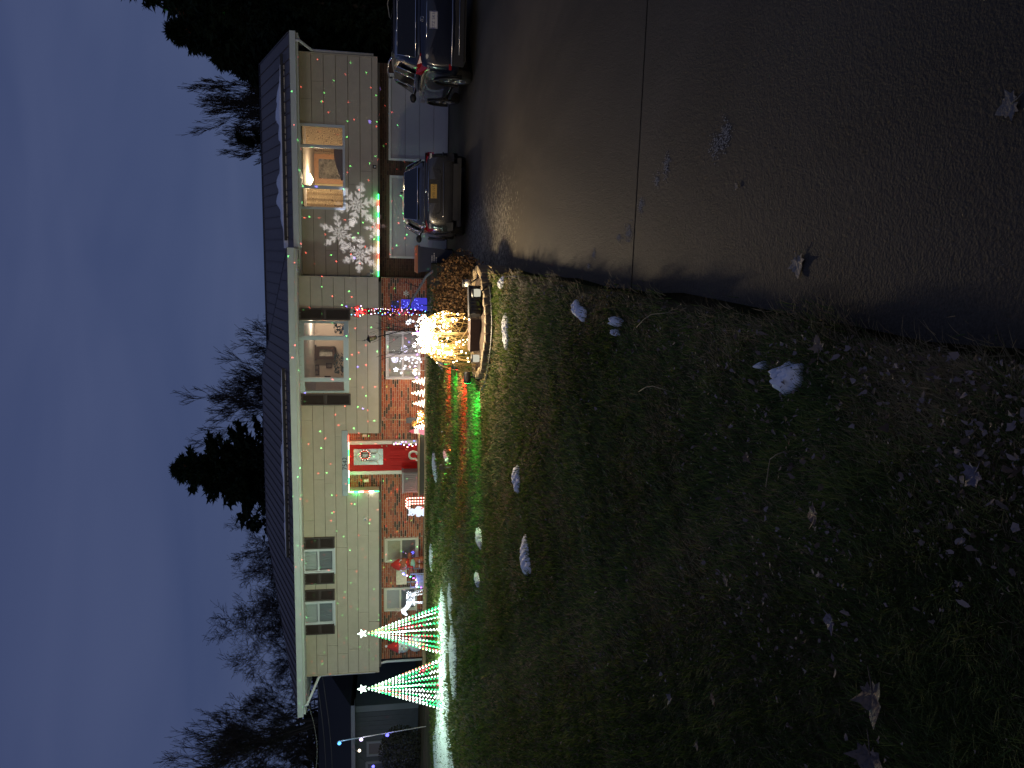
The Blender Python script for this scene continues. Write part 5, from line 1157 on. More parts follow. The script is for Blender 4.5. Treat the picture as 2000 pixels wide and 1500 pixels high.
# white flower and snowflake lights
fm = emis('flower_white', (.9, .92, 1), 4); rr = random.Random(71)
def flake(m, c, r_, n=6):
    for k in range(n):
        a = math.pi*2*k/n; d = Vector((math.cos(a), 0, math.sin(a))); w = Vector((-d.z, 0, d.x))
        m.prism([c+d*r_*.15, c+d*r_*.6+w*r_*.22, c+d*r_, c+d*r_*.6-w*r_*.22], (0, .006, 0))
for i, (px, py, r_, lb, n) in enumerate(((797, 630, .12, 'glowing white snowflake lights right of the double window', 6), (773, 722, .12, 'glowing white flower light before the left sash of the double window', 5), (770, 702, .09, 'small glowing flower light high before the middle of the double window', 5), (793, 700, .10, 'glowing flower light at the foot of the double window mullion', 5))):
    c = at(px, py, 22.5); b = Vector((c.x+rr.uniform(-.1, .1), 22.5, BEDZ)); t = thing('flower_light', lb, 'stake light', tuple(b), 'white flower lights before the double window'); m = MB(); m.tube([b, b.lerp(c, .6)+Vector((.04, 0, 0)), c], .006, 4)
    fl = MB(); flake(fl, c, r_*.7, n)
    for k in range(7):
        q = b.lerp(c, .25+.1*k)+Vector((rr.uniform(-.14, .14), -.02, rr.uniform(-.04, .04))); m.tube([b.lerp(c, .2+.1*k), q], .004, 3); flake(fl, q, r_*.32, n)
    m.build('stem', white_m, t); fl.build('flowers', fm, t)
    if i in (0, 1, 3): lamp('flower_glow', 'POINT', c+Vector((0, -.2, 0)), 6, (.72, .7, 1), t, .12)
q = [at(812+3*math.sin(k), 640+k*7.5, 22.45) for k in range(14)]
bulbs('bulb_string', 'row of white and purple bulbs under the double window', 'string lights', q, ['white', 'purple', 'white', 'white', 'pink', 'white'], .018, glow=4)
c = at(793, 573, 20.5); m = MB(); flake(m, c, .09, 6); m.ball(c, .02, 0, 6); tag(m.build('snowflake_ornament', white_m, None, loc=tuple(c)), 'flat white snowflake ornament hanging in the bare sapling', 'ornament')
#@@P6
# ------------------------------------------------------------------ projectors: laser dots and snowflakes thrown on the wall
def gobo(l, build):
    l.data.use_nodes = True; nt = l.data.node_tree; em = [n for n in nt.nodes if n.type == 'EMISSION'][0]; L = nt.links
    tc_ = N(nt, 'ShaderNodeTexCoord'); s_ = N(nt, 'ShaderNodeSeparateXYZ'); L.new(tc_.outputs['Normal'], s_.inputs[0])
    M = lambda op, a, b=None, c=None: _m(nt, op, a, b, c)
    x_ = M('DIVIDE', s_.outputs[0], s_.outputs[2]); y_ = M('DIVIDE', s_.outputs[1], s_.outputs[2])
    L.new(build(nt, x_, y_, M), em.inputs['Strength'])
def _m(nt, op, a, b=None, c=None):
    n = N(nt, 'ShaderNodeMath', operation=op)
    for i, v in enumerate((a, b, c)):
        if v is None: continue
        if isinstance(v, (int, float)): n.inputs[i].default_value = v
        else: nt.links.new(v, n.inputs[i])
    return n.outputs[0]
def dots(scale, rad, ox):
    def f(nt, x, y, M):
        c = N(nt, 'ShaderNodeCombineXYZ'); nt.links.new(M('ADD', x, ox), c.inputs[0]); nt.links.new(M('MULTIPLY', y, 1.0), c.inputs[1])
        v = N(nt, 'ShaderNodeTexVoronoi', Scale=scale, voronoi_dimensions='2D'); nt.links.new(c.outputs[0], v.inputs['Vector'])
        return M('LESS_THAN', v.outputs['Distance'], rad)
    return f
lp = Vector((-4.3, 14.6, zl(14.6)+.05)); t = thing('laser_projector', 'small black laser projector on a stake in the lawn', 'projector', tuple(lp))
m = MB(); m.tube([lp-Vector((0, 0, .1)), lp+Vector((0, 0, .18))], .014, 6); m.build('stake', blackp_m, t); c = lp+Vector((0, 0, .22)); m = MB(); m.tube([c+Vector((0, .08, -.02)), c+Vector((0, -.06, .01))][::-1], .05, 10); m.build('housing', blackp_m, t)
for (col, sc_, rad, ox, e) in (((1, .12, .10), 13, .032, .31, 17000), ((.2, 1, .25), 12, .032, 2.7, 17000), ((.25, .2, 1), 5.5, .02, 5.1, 16000)):
    l = lamp('laser_beam', 'SPOT', c+Vector((0, .09, .02)), e, col, t, 0.0, aim=(-4.4+(3.6 if col[2] == 1 else 0), YM, 3.0), angle=104 if col[2] < 1 else 60, blend=.15); gobo(l, dots(sc_, rad, ox))
def flakef(R0, rot, k6):
    def f(nt, x, y, M):
        r = M('SQRT', M('ADD', M('MULTIPLY', x, x), M('MULTIPLY', y, y))); a = M('ADD', M('ARCTAN2', y, x), rot)
        arm = M('POWER', M('ABSOLUTE', M('COSINE', M('MULTIPLY', a, 3.0))), k6)
        edge = M('MULTIPLY', M('MULTIPLY_ADD', arm, .72, .28), R0)
        inside = N(nt, 'ShaderNodeMapRange'); nt.links.new(M('SUBTRACT', edge, r), inside.inputs[0]); inside.inputs[1].default_value = -.1*R0; inside.inputs[2].default_value = .12*R0
        off = M('MULTIPLY', M('SUBTRACT', 1.0, arm), -5.0); ch = M('SINE', M('MULTIPLY_ADD', r, 19/R0, off))
        wave = M('MINIMUM', M('MAXIMUM', M('ADD', M('MULTIPLY_ADD', ch, .6, .42), M('POWER', arm, 14.0)), .05), 1.0)
        return M('MULTIPLY', inside.outputs[0], wave)
    return f
sp_ = Vector((-1.75, 13.6, zl(13.6)+.05)); t = thing('snowflake_projector', 'black snowflake projector on a stake behind the log planter', 'projector', tuple(sp_))
m = MB(); m.tube([sp_-Vector((0, 0, .1)), sp_+Vector((0, 0, .16))], .014, 6); m.build('stake', blackp_m, t); c = sp_+Vector((0, 0, .2)); m = MB(); m.tube([c+Vector((-.02, -.08, 0)), c+Vector((.02, .08, .02))], .06, 12); m.build('housing', blackp_m, t)
for (px, py, r_, rot, k6) in ((697, 400, .64, .3, .9), (664, 455, .58, .9, 1.6), (703, 497, .54, .1, .9), (735, 447, .36, .6, 1.5)):
    tgt = at(px, py, YG); d = (tgt-c).length
    l = lamp('flake_beam', 'SPOT', c+Vector((0, .1, .03)), 4300, (.82, .84, 1), t, 0.0, aim=tgt, angle=math.degrees(2*math.atan(1.15*r_/d)), blend=.05); gobo(l, flakef(r_/d, rot, k6))

# ------------------------------------------------------------------ vegetation
def np_mesh(name, V, F, mats, attr=None, mi=None, parent=None, off=(0, 0, 0), smooth=False):
    me = bpy.data.meshes.new(name); V = np.asarray(V, np.float32)-np.array(off, np.float32); F = np.asarray(F, np.int32); k = F.shape[1]
    me.vertices.add(len(V)); me.vertices.foreach_set('co', V.ravel()); me.loops.add(F.size); me.loops.foreach_set('vertex_index', F.ravel())
    me.polygons.add(len(F)); me.polygons.foreach_set('loop_start', np.arange(0, F.size, k, dtype=np.int32)); me.polygons.foreach_set('loop_total', np.full(len(F), k, np.int32))
    for m in (mats if isinstance(mats, (list, tuple)) else [mats]): me.materials.append(m)
    if mi is not None: me.polygons.foreach_set('material_index', np.asarray(mi, np.int32))
    if attr is not None: a = me.attributes.new('rnd', 'FLOAT', 'FACE'); a.data.foreach_set('value', np.asarray(attr, np.float32))
    if smooth: me.polygons.foreach_set('use_smooth', np.ones(len(F), bool))
    me.update(); me.validate(); o = bpy.data.objects.new(name, me); COL.objects.link(o)
    if parent is not None: o.parent = parent
    else: o.location = off
    return o
bark_m = mat('dark_bark', (.035, .03, .026), .9); needle_m = mat('spruce_needles', (.012, .022, .013), .9, spec=.1); twig_m = mat('twig', (.03, .026, .022), .9)
def branch_segs(base, h, seed, levels=5, spread=.55, lean=(0, 0), kids=4, r0=.11, up=.25, first=.3):
    r = random.Random(seed); segs = []
    def grow(p, d, L, rad, lv):
        n = 4 if lv < levels-1 else 3; st = []
        for i in range(n):
            d2 = (d+Vector((r.uniform(-.16, .16), r.uniform(-.16, .16), r.uniform(-.06, .10)))).normalized(); q = p+d2*(L/n); r1 = rad*(1-.6*i/n); r2 = rad*(1-.6*(i+1)/n)
            segs.append((p, q, r1, r2)); st.append((q, d2, r2)); p, d = q, d2
        if lv < levels:
            for k in range(kids+(1 if lv < 2 else 0)):
                t_ = r.uniform(first if lv == 0 else .2, 1); i = min(n-1, int(t_*n)); q, d2, r2 = st[i]
                ax = Vector((r.gauss(0, 1), r.gauss(0, 1), r.gauss(0, .5))); ax = (ax-d2*ax.dot(d2)).normalized()
                nd = (d2*(1-spread*.5)+ax*spread*r.uniform(.7, 1.3)+Vector((0, 0, up*r.random()))).normalized()
                grow(q, nd, L*r.uniform(.48, .72), r2*r.uniform(.5, .75), lv+1)
    grow(Vector(base), Vector((lean[0], lean[1], 1)).normalized(), h*.45, r0, 0)
    return segs
def segs_mesh(segs, minr=.004):
    A = np.array([s_[0] for s_ in segs]); B = np.array([s_[1] for s_ in segs]); ra = np.maximum(minr, np.array([s_[2] for s_ in segs])); rb = np.maximum(minr, np.array([s_[3] for s_ in segs]))
    D = B-A; D /= np.linalg.norm(D, axis=1, keepdims=True)+1e-9; X = np.cross(D, np.array([.31, .87, .38])); X /= np.linalg.norm(X, axis=1, keepdims=True)+1e-9; Yv = np.cross(D, X)
    V = []; 
    for k in range(3):
        c, s_ = math.cos(2.094*k), math.sin(2.094*k); V.append(A+(X*c+Yv*s_)*ra[:, None])
    for k in range(3):
        c, s_ = math.cos(2.094*k), math.sin(2.094*k); V.append(B+(X*c+Yv*s_)*rb[:, None])
    V = np.stack(V, 1).reshape(-1, 3); n = len(A); i = np.arange(n)[:, None]*6
    F = np.concatenate([i+np.array([[k, (k+1) % 3, 3+(k+1) % 3, 3+k]]) for k in range(3)])
    return V, F
def bare_tree(base, h, seed, lb, minr=.008, wide=None, **kw):
    t = thing('bare_tree', lb, 'tree', tuple(base), 'leafless trees around the house'); S = branch_segs(base, h, seed, **kw)
    P_ = np.array([s_[1] for s_ in S]); kz = h/(np.percentile(P_[:, 2], 99.5)-base.z); kx = (wide/np.percentile(np.abs(P_[:, 0]-base.x), 97)) if wide else kz
    fit = lambda v: Vector((base.x+(v.x-base.x)*kx, base.y+(v.y-base.y)*kx, base.z+(v.z-base.z)*kz)); S = [(fit(a_), fit(b_), c_, d_) for a_, b_, c_, d_ in S]
    cut_ = max(s_[2] for s_ in S)*.45; tr = [s_ for s_ in S if s_[2] > cut_]; cr_ = [s_ for s_ in S if s_[2] <= cut_]
    for nm, L_ in (('trunk', tr), ('crown', cr_)):
        if L_: V, F = segs_mesh(L_, minr); np_mesh(nm, V, F, bark_m, parent=t, off=tuple(base))
def gp(px, py, Y): p = at(px, py, Y); return Vector((p.x, Y, .3))
def tree_h(px, py, Y): return at(px, py, Y).z-.3
# left edge, large
for (px, py, Y, seed, lb, kw) in ((300, 1425, 31, 3, 'tall bare tree rising left of the house corner', dict(levels=6, kids=4, r0=.26, spread=.5, lean=(.02, 0), up=.35, wide=3.2)),
        (430, 1500, 36, 8, 'bare tree at the very left edge above the neighbouring shed', dict(levels=6, kids=4, r0=.2, spread=.6, wide=3)),
        (440, 1385, 34, 14, 'bushy bare tree just behind the left roof corner', dict(levels=6, kids=4, r0=.16, spread=.7, wide=3)),
        (420, 1270, 37, 5, 'bare tree behind the left end of the roof', dict(levels=6, kids=4, r0=.18, spread=.65, wide=3.4)),
        (440, 1160, 38, 6, 'low bare tree behind the left half of the roof', dict(levels=6, kids=4, r0=.18, spread=.7, wide=3.4)),
        (470, 1050, 40, 7, 'small bare tree between the roof and the dark spruce', dict(levels=6, kids=4, r0=.14, spread=.7, wide=2)),
        (392, 785, 40, 9, 'upright bare tree right of the dark spruce behind the roof ridge', dict(levels=6, kids=4, r0=.2, spread=.42, up=.7, wide=3.2)),
        (485, 690, 42, 10, 'tips of a small bare tree over the right slope of the main roof', dict(levels=5, kids=4, r0=.1, spread=.5, up=.6, wide=2.)),
        (365, 140, 40, 12, 'bare tree behind the right end of the garage roof', dict(levels=6, kids=4, r0=.2, spread=.45, up=.6, wide=2.2)),
        (425, 235, 42, 13, 'lower bare tree behind the middle of the garage roof', dict(levels=6, kids=4, r0=.14, spread=.4, up=.9, wide=1.6))):
    g = gp(px, py, Y); bare_tree(g, tree_h(px, py, Y), seed, lb, minr=.0075, **kw)
def spruce(base, h, r, seed, lb, n=32000, ragged=.42, drop=.25):
    t = thing('spruce_tree', lb, 'tree', tuple(base), 'dark conifers behind the house'); rs = np.random.RandomState(seed)
    m = MB(); m.tube([base, base+Vector((0, 0, h*.5)), base+Vector((0, 0, h))], [r*.07, r*.045, .01], 8); m.build('trunk', bark_m, t)
    nb = int(n/60); bh = h*(.04+.96*np.sort(rs.rand(nb))**1.0); az = rs.rand(nb)*6.283; Lb = r*np.power(1-bh/h, .75)*(1-ragged+2*ragged*rs.rand(nb))*.85+.1
    q = rs.rand(nb, 60); q = q**.6; dirs = np.stack([np.cos(az), np.sin(az)], 1)
    px_ = base.x+dirs[:, :1]*Lb[:, None]*q; py_ = base.y+dirs[:, 1:]*Lb[:, None]*q
    pz_ = base.z+bh[:, None]-drop*Lb[:, None]*np.sin(q*2.4)+.12*Lb[:, None]*q**3
    side = (rs.rand(nb, 60)-.5)*.34*Lb[:, None]*(1.1-q); px_ += -dirs[:, 1:]*side; py_ += dirs[:, :1]*side; pz_ += (rs.rand(nb, 60)-.6)*.16*Lb[:, None]*(1.1-q)
    C_ = np.stack([px_, py_, pz_], 2).reshape(-1, 3); D = np.repeat(np.concatenate([dirs, np.full((nb, 1), -.1)], 1), 60, 0)+rs.randn(nb*60, 3)*.55; D /= np.linalg.norm(D, axis=1, keepdims=True)
    S_ = min(r, 2.9)*(.05+.06*rs.rand(len(C_), 1)); W_ = np.cross(D, rs.randn(len(C_), 3)); W_ /= np.linalg.norm(W_, axis=1, keepdims=True)
    V = np.stack([C_-D*S_*.6+W_*S_*.34, C_-D*S_*.6-W_*S_*.34, C_+D*S_*1.2], 1).reshape(-1, 3)
    np_mesh('crown', V, np.arange(len(V)).reshape(-1, 3), needle_m, parent=t, off=tuple(base))
g = gp(345, 915, 34); spruce(g, tree_h(340, 912, 34), 5.0, 3, 'dark ragged spruce rising behind the middle of the roof', ragged=.55, drop=.03, n=34000)
g = gp(480, 1025, 36); spruce(g, tree_h(478, 1025, 36), 1.6, 5, 'small dark conifer peeking over the roof left of the tall spruce', n=8000)
g = gp(462, 268, 36); spruce(g, tree_h(462, 268, 36), 2.0, 6, 'small dark conifer over the garage roof ridge', n=8000)
for i, (px, py, Y, r_, lb) in enumerate(((110, -120, 30, 6.0, 'huge dark conifer beyond the garage, at the edge of the picture'), (330, 60, 33, 4.2, 'dark conifer right behind the garage end'), (420, 110, 36, 3.4, 'lower dark conifer behind the garage roof corner'), (250, -40, 38, 5.0, 'tall dark conifer between the two beside the garage'), (420, 0, 28, 3.5, 'dark conifer standing beside the sport utility car'))):
    g = gp(px, py, Y); g.z = -.3; spruce(g, at(px, py, Y).z+.3, r_, 20+i, lb, n=48000, ragged=.3)
# hedge of evergreens closing the yard on the right
for i, (x_, y_) in enumerate(((7.6, 25.5), (9.2, 27), (11, 25), (13, 27.5), (9.5, 23.3))):
    spruce(Vector((x_, y_, -.3)), 5.2+.5*math.sin(i*2), 1.7, 40+i, ['dark evergreen touching the garage end wall', 'dark evergreen second from the garage end wall', 'dark evergreen in the middle of the row past the garage', 'dark evergreen at the far end of the row past the garage', 'dark evergreen in front of the row beside the driveway'][i], n=12000, ragged=.15)
# brown shrub in the planter corner
rs = np.random.RandomState(4); sc0 = Vector((-.70, 12.75, .05)); t = thing('brown_shrub', 'rounded shrub full of dry brown leaves between the bin and the log planter', 'shrub', tuple(sc0))
m = MB(); rr = random.Random(77)
for k in range(46):
    a = rr.uniform(0, 6.28); e_ = rr.uniform(.15, 1); L_ = .55+.25*rr.random(); p = sc0+Vector((.08*math.cos(a), .1*math.sin(a), 0)); d = Vector((math.cos(a)*e_, math.sin(a)*e_, 1)).normalized()
    m.tube([p, p+d*L_*.5, p+d*L_+Vector((0, 0, -.04))], [.011, .007, .003], 4, cap=False)
m.build('stems', mat('shrub_stem', (.10, .06, .03), .9), t)
nL = 7000; u = rs.randn(nL, 3); u /= np.linalg.norm(u, axis=1, keepdims=True); rad = (.35+.65*rs.rand(nL, 1)**.5)*(1+.18*np.sin(7*u[:, :1])*np.cos(6*u[:, 1:2]))
C_ = u*rad*np.array([.72, 1.05, .50]); C_ = C_[C_[:, 2] > -.3]; C_ += np.array([sc0.x, sc0.y, .33]); D = rs.randn(len(C_), 3); D /= np.linalg.norm(D, axis=1, keepdims=True); W_ = np.cross(D, rs.randn(len(C_), 3)); W_ /= np.linalg.norm(W_, axis=1, keepdims=True); S_ = .016+.016*rs.rand(len(C_), 1)
V = np.stack([C_-D*S_, C_+W_*S_*.55, C_+D*S_, C_-W_*S_*.55], 1).reshape(-1, 3)
def leaf_mat(name, cols, rough=.8):
    m = bpy.data.materials.new(name); m.use_nodes = True; nt = m.node_tree; b = nt.nodes['Principled BSDF']; a = N(nt, 'ShaderNodeAttribute', attribute_name='rnd'); r = N(nt, 'ShaderNodeValToRGB')
    for i, c in enumerate(cols):
        e = r.color_ramp.elements[0] if i == 0 else (r.color_ramp.elements.new(i/(len(cols)-1)) if i < len(cols)-1 else r.color_ramp.elements[-1]); e.color = (*c, 1)
    nt.links.new(a.outputs['Fac'], r.inputs[0]); nt.links.new(r.outputs[0], b.inputs['Base Color']); b.inputs['Roughness'].default_value = rough; b.inputs['Specular IOR Level'].default_value = .2; return m
np_mesh('leaves', V, np.arange(len(V)).reshape(-1, 4), leaf_mat('dry_leaves', [(.014, .008, .004), (.045, .023, .010), (.10, .056, .024)]), attr=rs.rand(len(C_)), parent=t, off=tuple(sc0))
# leaning sapling and thin shoots
a = at(832, 540, 20.5); c = at(797, 600, 20.5); b = Vector((a.x+.35, 20.5, .1)); t = thing('leaning_sapling', 'pale leaning sapling with twisted bare branches beside the blue gift boxes', 'tree', tuple(b))
m = MB(); m.tube([b, a, c, c+(c-a)*.35+Vector((0, 0, .1))], [.04, .035, .025, .012], 7); m.build('trunk', mat('pale_bark', (.25, .27, .30), .7, noise=(25, .5)), t)
S = []
for k, q in enumerate((.35, .7, 1.0)): S += branch_segs(a.lerp(c, q), .75, 80+k, levels=3, kids=3, r0=.016, spread=.8, up=.3, lean=(.3-.4*k, 0))
V, F = segs_mesh(S, .003); np_mesh('crown', V, F, twig_m, parent=t, off=tuple(b))
b = Vector((at(820, 650, 20.3).x, 20.3, .33)); t = thing('bare_shrub', 'thin bare shrub fanning out before the double window', 'shrub', tuple(b)); S = []
for k in range(11): S += branch_segs(b, 1.9, 90+k, levels=2, kids=2, r0=.010, spread=.35, up=.5, lean=(rr.uniform(-.6, .5), rr.uniform(-.2, .2)))
V, F = segs_mesh(S, .003); np_mesh('stems', V, F, twig_m, parent=t, off=tuple(b))
#@@P7
# far dark wood behind the neighbouring lots
rs = np.random.RandomState(9)
def wood(name, lb, n, x0, x1, y0, y1, h0):
    X = rs.uniform(x0, x1, n); Yy = rs.uniform(y0, y1, n); hh = h0*(.75+.25*np.sin(X*.9)+.15*np.sin(X*2.3+1)); Z = .2+hh*rs.rand(n)**.8
    C_ = np.stack([X, Yy, Z], 1); D = rs.randn(n, 3)+np.array([0, 0, 1.2]); D /= np.linalg.norm(D, axis=1, keepdims=True); W_ = np.cross(D, rs.randn(n, 3)); W_ /= np.linalg.norm(W_, axis=1, keepdims=True); S_ = .25+.5*rs.rand(n, 1)
    V = np.stack([C_-D*S_+W_*S_*.28, C_-D*S_-W_*S_*.28, C_+D*S_], 1).reshape(-1, 3)
    o = np_mesh(name, V, np.arange(len(V)).reshape(-1, 3), mat('far_wood', (.010, .014, .014), 1, spec=0)); tag(o, lb, 'trees', kind='stuff')
wood('far_wood', 'dark mass of trees far behind the neighbouring house', 26000, -60, -15, 44, 50, 6.6)
wood('far_wood', 'dark mass of trees far behind the garage', 20000, 5, 45, 40, 48, 7.5)

# ------------------------------------------------------------------ neighbour's house at the left edge
YN = 27.0; na = at(693, 1372, YN); nb = at(830, 1500, YN); nx1 = na.x+.15; nx0 = nx1-9; nz1 = na.z
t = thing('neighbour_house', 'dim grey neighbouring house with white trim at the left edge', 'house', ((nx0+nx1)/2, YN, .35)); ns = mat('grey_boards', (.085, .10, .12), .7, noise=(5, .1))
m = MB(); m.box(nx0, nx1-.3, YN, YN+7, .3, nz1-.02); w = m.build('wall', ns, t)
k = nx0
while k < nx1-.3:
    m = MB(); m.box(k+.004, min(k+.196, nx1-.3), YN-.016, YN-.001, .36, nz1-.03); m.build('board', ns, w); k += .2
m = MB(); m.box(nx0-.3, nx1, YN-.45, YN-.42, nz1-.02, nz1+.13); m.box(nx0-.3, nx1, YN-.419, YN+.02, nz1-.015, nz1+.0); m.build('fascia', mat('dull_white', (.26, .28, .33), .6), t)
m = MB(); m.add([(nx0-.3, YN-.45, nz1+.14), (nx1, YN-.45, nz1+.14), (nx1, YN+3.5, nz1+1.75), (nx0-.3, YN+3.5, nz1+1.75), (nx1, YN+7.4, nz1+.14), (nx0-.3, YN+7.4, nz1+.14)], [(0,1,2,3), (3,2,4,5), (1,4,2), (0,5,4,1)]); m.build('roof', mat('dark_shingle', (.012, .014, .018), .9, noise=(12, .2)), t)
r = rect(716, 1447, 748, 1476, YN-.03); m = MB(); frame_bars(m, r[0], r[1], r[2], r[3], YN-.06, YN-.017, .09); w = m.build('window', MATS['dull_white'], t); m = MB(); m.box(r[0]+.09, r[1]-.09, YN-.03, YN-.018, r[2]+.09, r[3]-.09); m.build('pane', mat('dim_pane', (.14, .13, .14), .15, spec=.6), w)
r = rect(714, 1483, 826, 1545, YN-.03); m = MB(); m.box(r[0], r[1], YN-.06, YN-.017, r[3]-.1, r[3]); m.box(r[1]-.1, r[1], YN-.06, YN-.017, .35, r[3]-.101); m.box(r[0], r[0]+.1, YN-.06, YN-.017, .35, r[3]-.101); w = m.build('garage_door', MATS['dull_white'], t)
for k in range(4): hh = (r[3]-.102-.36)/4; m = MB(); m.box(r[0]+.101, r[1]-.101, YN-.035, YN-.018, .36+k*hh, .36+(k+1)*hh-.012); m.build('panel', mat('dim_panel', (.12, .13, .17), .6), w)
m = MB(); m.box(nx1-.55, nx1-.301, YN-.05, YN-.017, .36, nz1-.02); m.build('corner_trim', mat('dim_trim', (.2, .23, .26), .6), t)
# low shrub in front of it, lamp pole with bulbs
b = Vector((at(810, 1465, 25).x, 25, .36)); tsh = thing('evergreen_shrub', 'dark rounded shrub in front of the neighbouring house', 'shrub', tuple(b))
n = 3000; u = rs.randn(n, 3); u /= np.linalg.norm(u, axis=1, keepdims=True); C_ = u*(.4+.6*rs.rand(n, 1)**.4)*np.array([.95, .8, .85])+np.array([b.x, b.y, b.z+.7]); D = rs.randn(n, 3); D /= np.linalg.norm(D, axis=1, keepdims=True); W_ = np.cross(D, rs.randn(n, 3)); W_ /= np.linalg.norm(W_, axis=1, keepdims=True)
V = np.stack([C_-D*.05, C_+W_*.03, C_+D*.05, C_-W_*.03], 1).reshape(-1, 3); np_mesh('leaves', V, np.arange(len(V)).reshape(-1, 4), mat('shrub_dark', (.025, .028, .02), .9), parent=tsh, off=tuple(b))
m = MB()
for k in range(5): m.tube([b, b+Vector((.3*math.cos(k*1.3), .3*math.sin(k*1.3), .7))], [.03, .01], 5)
m.build('stems', bark_m, tsh)
Yp = 21.5; top_ = at(661, 1448, Yp); bot_ = at(836, 1418, Yp); t = thing('bulb_cable', 'slanting pale cable with large blue and white bulbs by the neighbouring house', 'string lights', (bot_.x, Yp, bot_.z)); m = MB(); m.tube([bot_-Vector((0, 0, .1)), bot_, top_], .014, 6); m.build('cable', mat('pale_cable', (.35, .35, .33), .6), t)
for i, (q, c) in enumerate(((1.0, 'cyan'), (.76, 'pink'), (.47, 'blue'))):
    p = bot_.lerp(top_, q)+Vector((-.05, -.03, -.03)); m = MB(); m.ball(p, .05, 0, 10, 1, 1, 1.15); bu = m.build('bulb', emis('big_'+c, {'cyan': (.1, .4, 1), 'pink': (.7, .55, 1), 'blue': (.15, .15, 1)}[c], 3), t); m = MB(); m.lathe([(.02, 0), (.025, .04), (.0, .06)], (p.x+.02, p.y, p.z+.045), 8); m.build('socket', blackp_m, bu)
    lamp('bulb_glow', 'POINT', p+Vector((0, -.12, 0)), 6, {'cyan': (.3, .6, 1), 'pink': (.8, .8, 1), 'blue': (.25, .25, 1)}[c], t, .06)
for (px, py, c, lb) in ((702, 1466, 'warm', 'single warm white bulb under the neighbouring eave'), (729, 1497, 'deep', 'single deep blue bulb at the left picture edge')):
    p = at(px, py, 24); t = thing('hanging_bulb', lb, 'light bulb', tuple(p)); m = MB(); m.ball(p, .05, 0, 10); m.build('bulb', emis('big_'+c, (1, .85, .6) if c == 'warm' else (.12, .12, 1), 4), t)
    m = MB(); m.tube([p+Vector((0, 0, .04)), p+Vector((0, 0, .12))], .022, 6); m.tube([p+Vector((0, 0, .1)), Vector((p.x-.3, p.y+1.5, nz1+.05))], .006, 4); m.build('flex', blackp_m, t); lamp('bulb_glow', 'POINT', p+Vector((0, -.12, 0)), 8, (1, .85, .6) if c == 'warm' else (.25, .25, 1), t, .06)
# cables to the house
def cable(p, q, sag, lb, r_=.012):
    pts = [p.lerp(q, k/20)-Vector((0, 0, sag*math.sin(math.pi*k/20))) for k in range(21)]; m = MB(); m.tube(pts, r_, 5); tag(m.build('overhead_cable', mat('cable_rubber', (.10, .10, .09), .7), None, loc=tuple(p)), lb, 'cable', 'overhead cables at the left')
e_ = Vector((XEL+.4, YE+.2, ZE-.28)); cable(e_, at(568, 1640, 19), .5, 'pale overhead cable running from the left eave out of the picture', .011)
cable(at(618, 1322, 25), at(632, 1640, 27), .2, 'upper of two thin cables behind the left house corner'); cable(at(630, 1322, 25), at(645, 1640, 27), .2, 'lower of two thin cables behind the left house corner')

# ------------------------------------------------------------------ snow patches
def patch_mesh(c, rx, ry, h, seed, rot=0, holes=0, n=48, zf=gz):
    r_ = random.Random(seed); ph = [r_.uniform(0, 6.28) for _ in range(6)]; am = [r_.uniform(.04, .16)/(1+.25*j_) for j_ in range(6)]; vs = []; m = MB(); rings = 12
    for i in range(rings+1):
        q = i/rings
        for k in range(n):
            a = 2*math.pi*k/n; w = 1+sum(am[j]*math.sin((j+2)*a+ph[j]) for j in range(6)); x_, y_ = rx*w*q*math.cos(a), ry*w*q*math.sin(a); X = c[0]+x_*math.cos(rot)-y_*math.sin(rot); Y_ = c[1]+x_*math.sin(rot)+y_*math.cos(rot)
            z = zf(X, Y_)+h*(1-q**2.6)*(1+.3*math.sin(X*61+seed)*math.sin(Y_*53)+.2*math.sin(X*141+Y_*37)*math.sin(Y_*127-X*29))+(.004 if q < .99 else -.03); vs.append((X, Y_, z))
    m.add(vs, [(i*n+k, i*n+(k+1) % n, (i+1)*n+(k+1) % n, (i+1)*n+k) for i in range(rings) for k in range(n)], 0, True); return m
SN = [(1560, 737, .062, .10, .058, 1, .45, 'largest lump of old snow lying near the driveway edge'), (1512, 714, .016, .02, .045, 2, 0, 'tiny crumb of snow beside the largest lump'),
      (1017, 935, .16, .2, .038, 3, .1, 'snow patch in the middle of the lawn'), (1035, 1088, .19, .27, .04, 4, .05, 'curved snow patch left of the middle of the lawn'),
      (1140, 607, .065, .2, .04, 5, -.2, 'ragged blue white snow patch beside the driveway joint'), (1215, 628, .04, .10, .045, 6, 0, 'small snow patch on the lawn at the joint end'), (1213, 650, .025, .07, .04, 7, 0, 'sliver of snow below the small patch at the joint end'),
      (852, 912, .3, 1.0, .045, 8, 0, 'thin snow patch in front of the porch'), (875, 890, .12, .5, .045, 9, 0, 'small snow patch on the grass below the porch'), (938, 1050, .18, .28, .04, 10, 0, 'small snow patch far out on the lawn'), (936, 1130, .12, .2, .04, 11, 0, 'smallest far snow patch left of the longer one'),
      (845, 1085, .45, .5, .045, 12, 0, 'snow strip in front of the gingerbread figure'), (985, 553, .06, .2, .04, 13, .3, 'dirty snow heap at the planter corner'), (992, 645, .22, .2, .035, 14, .1, 'lit heap of snow in front of the log planter'), (862, 707, .16, .8, .03, 15, 0, 'pale snow patch behind the wire lights')]
for (px, py, rx, ry, h, sd_, rot, lb) in SN:
    c = lawn(px, py); tag(patch_mesh(c, rx, ry, h, sd_, rot).build('snow_patch', snow_m, None, loc=(c.x, c.y, gz(c.x, c.y))), lb, 'snow', 'snow patches on the lawn')
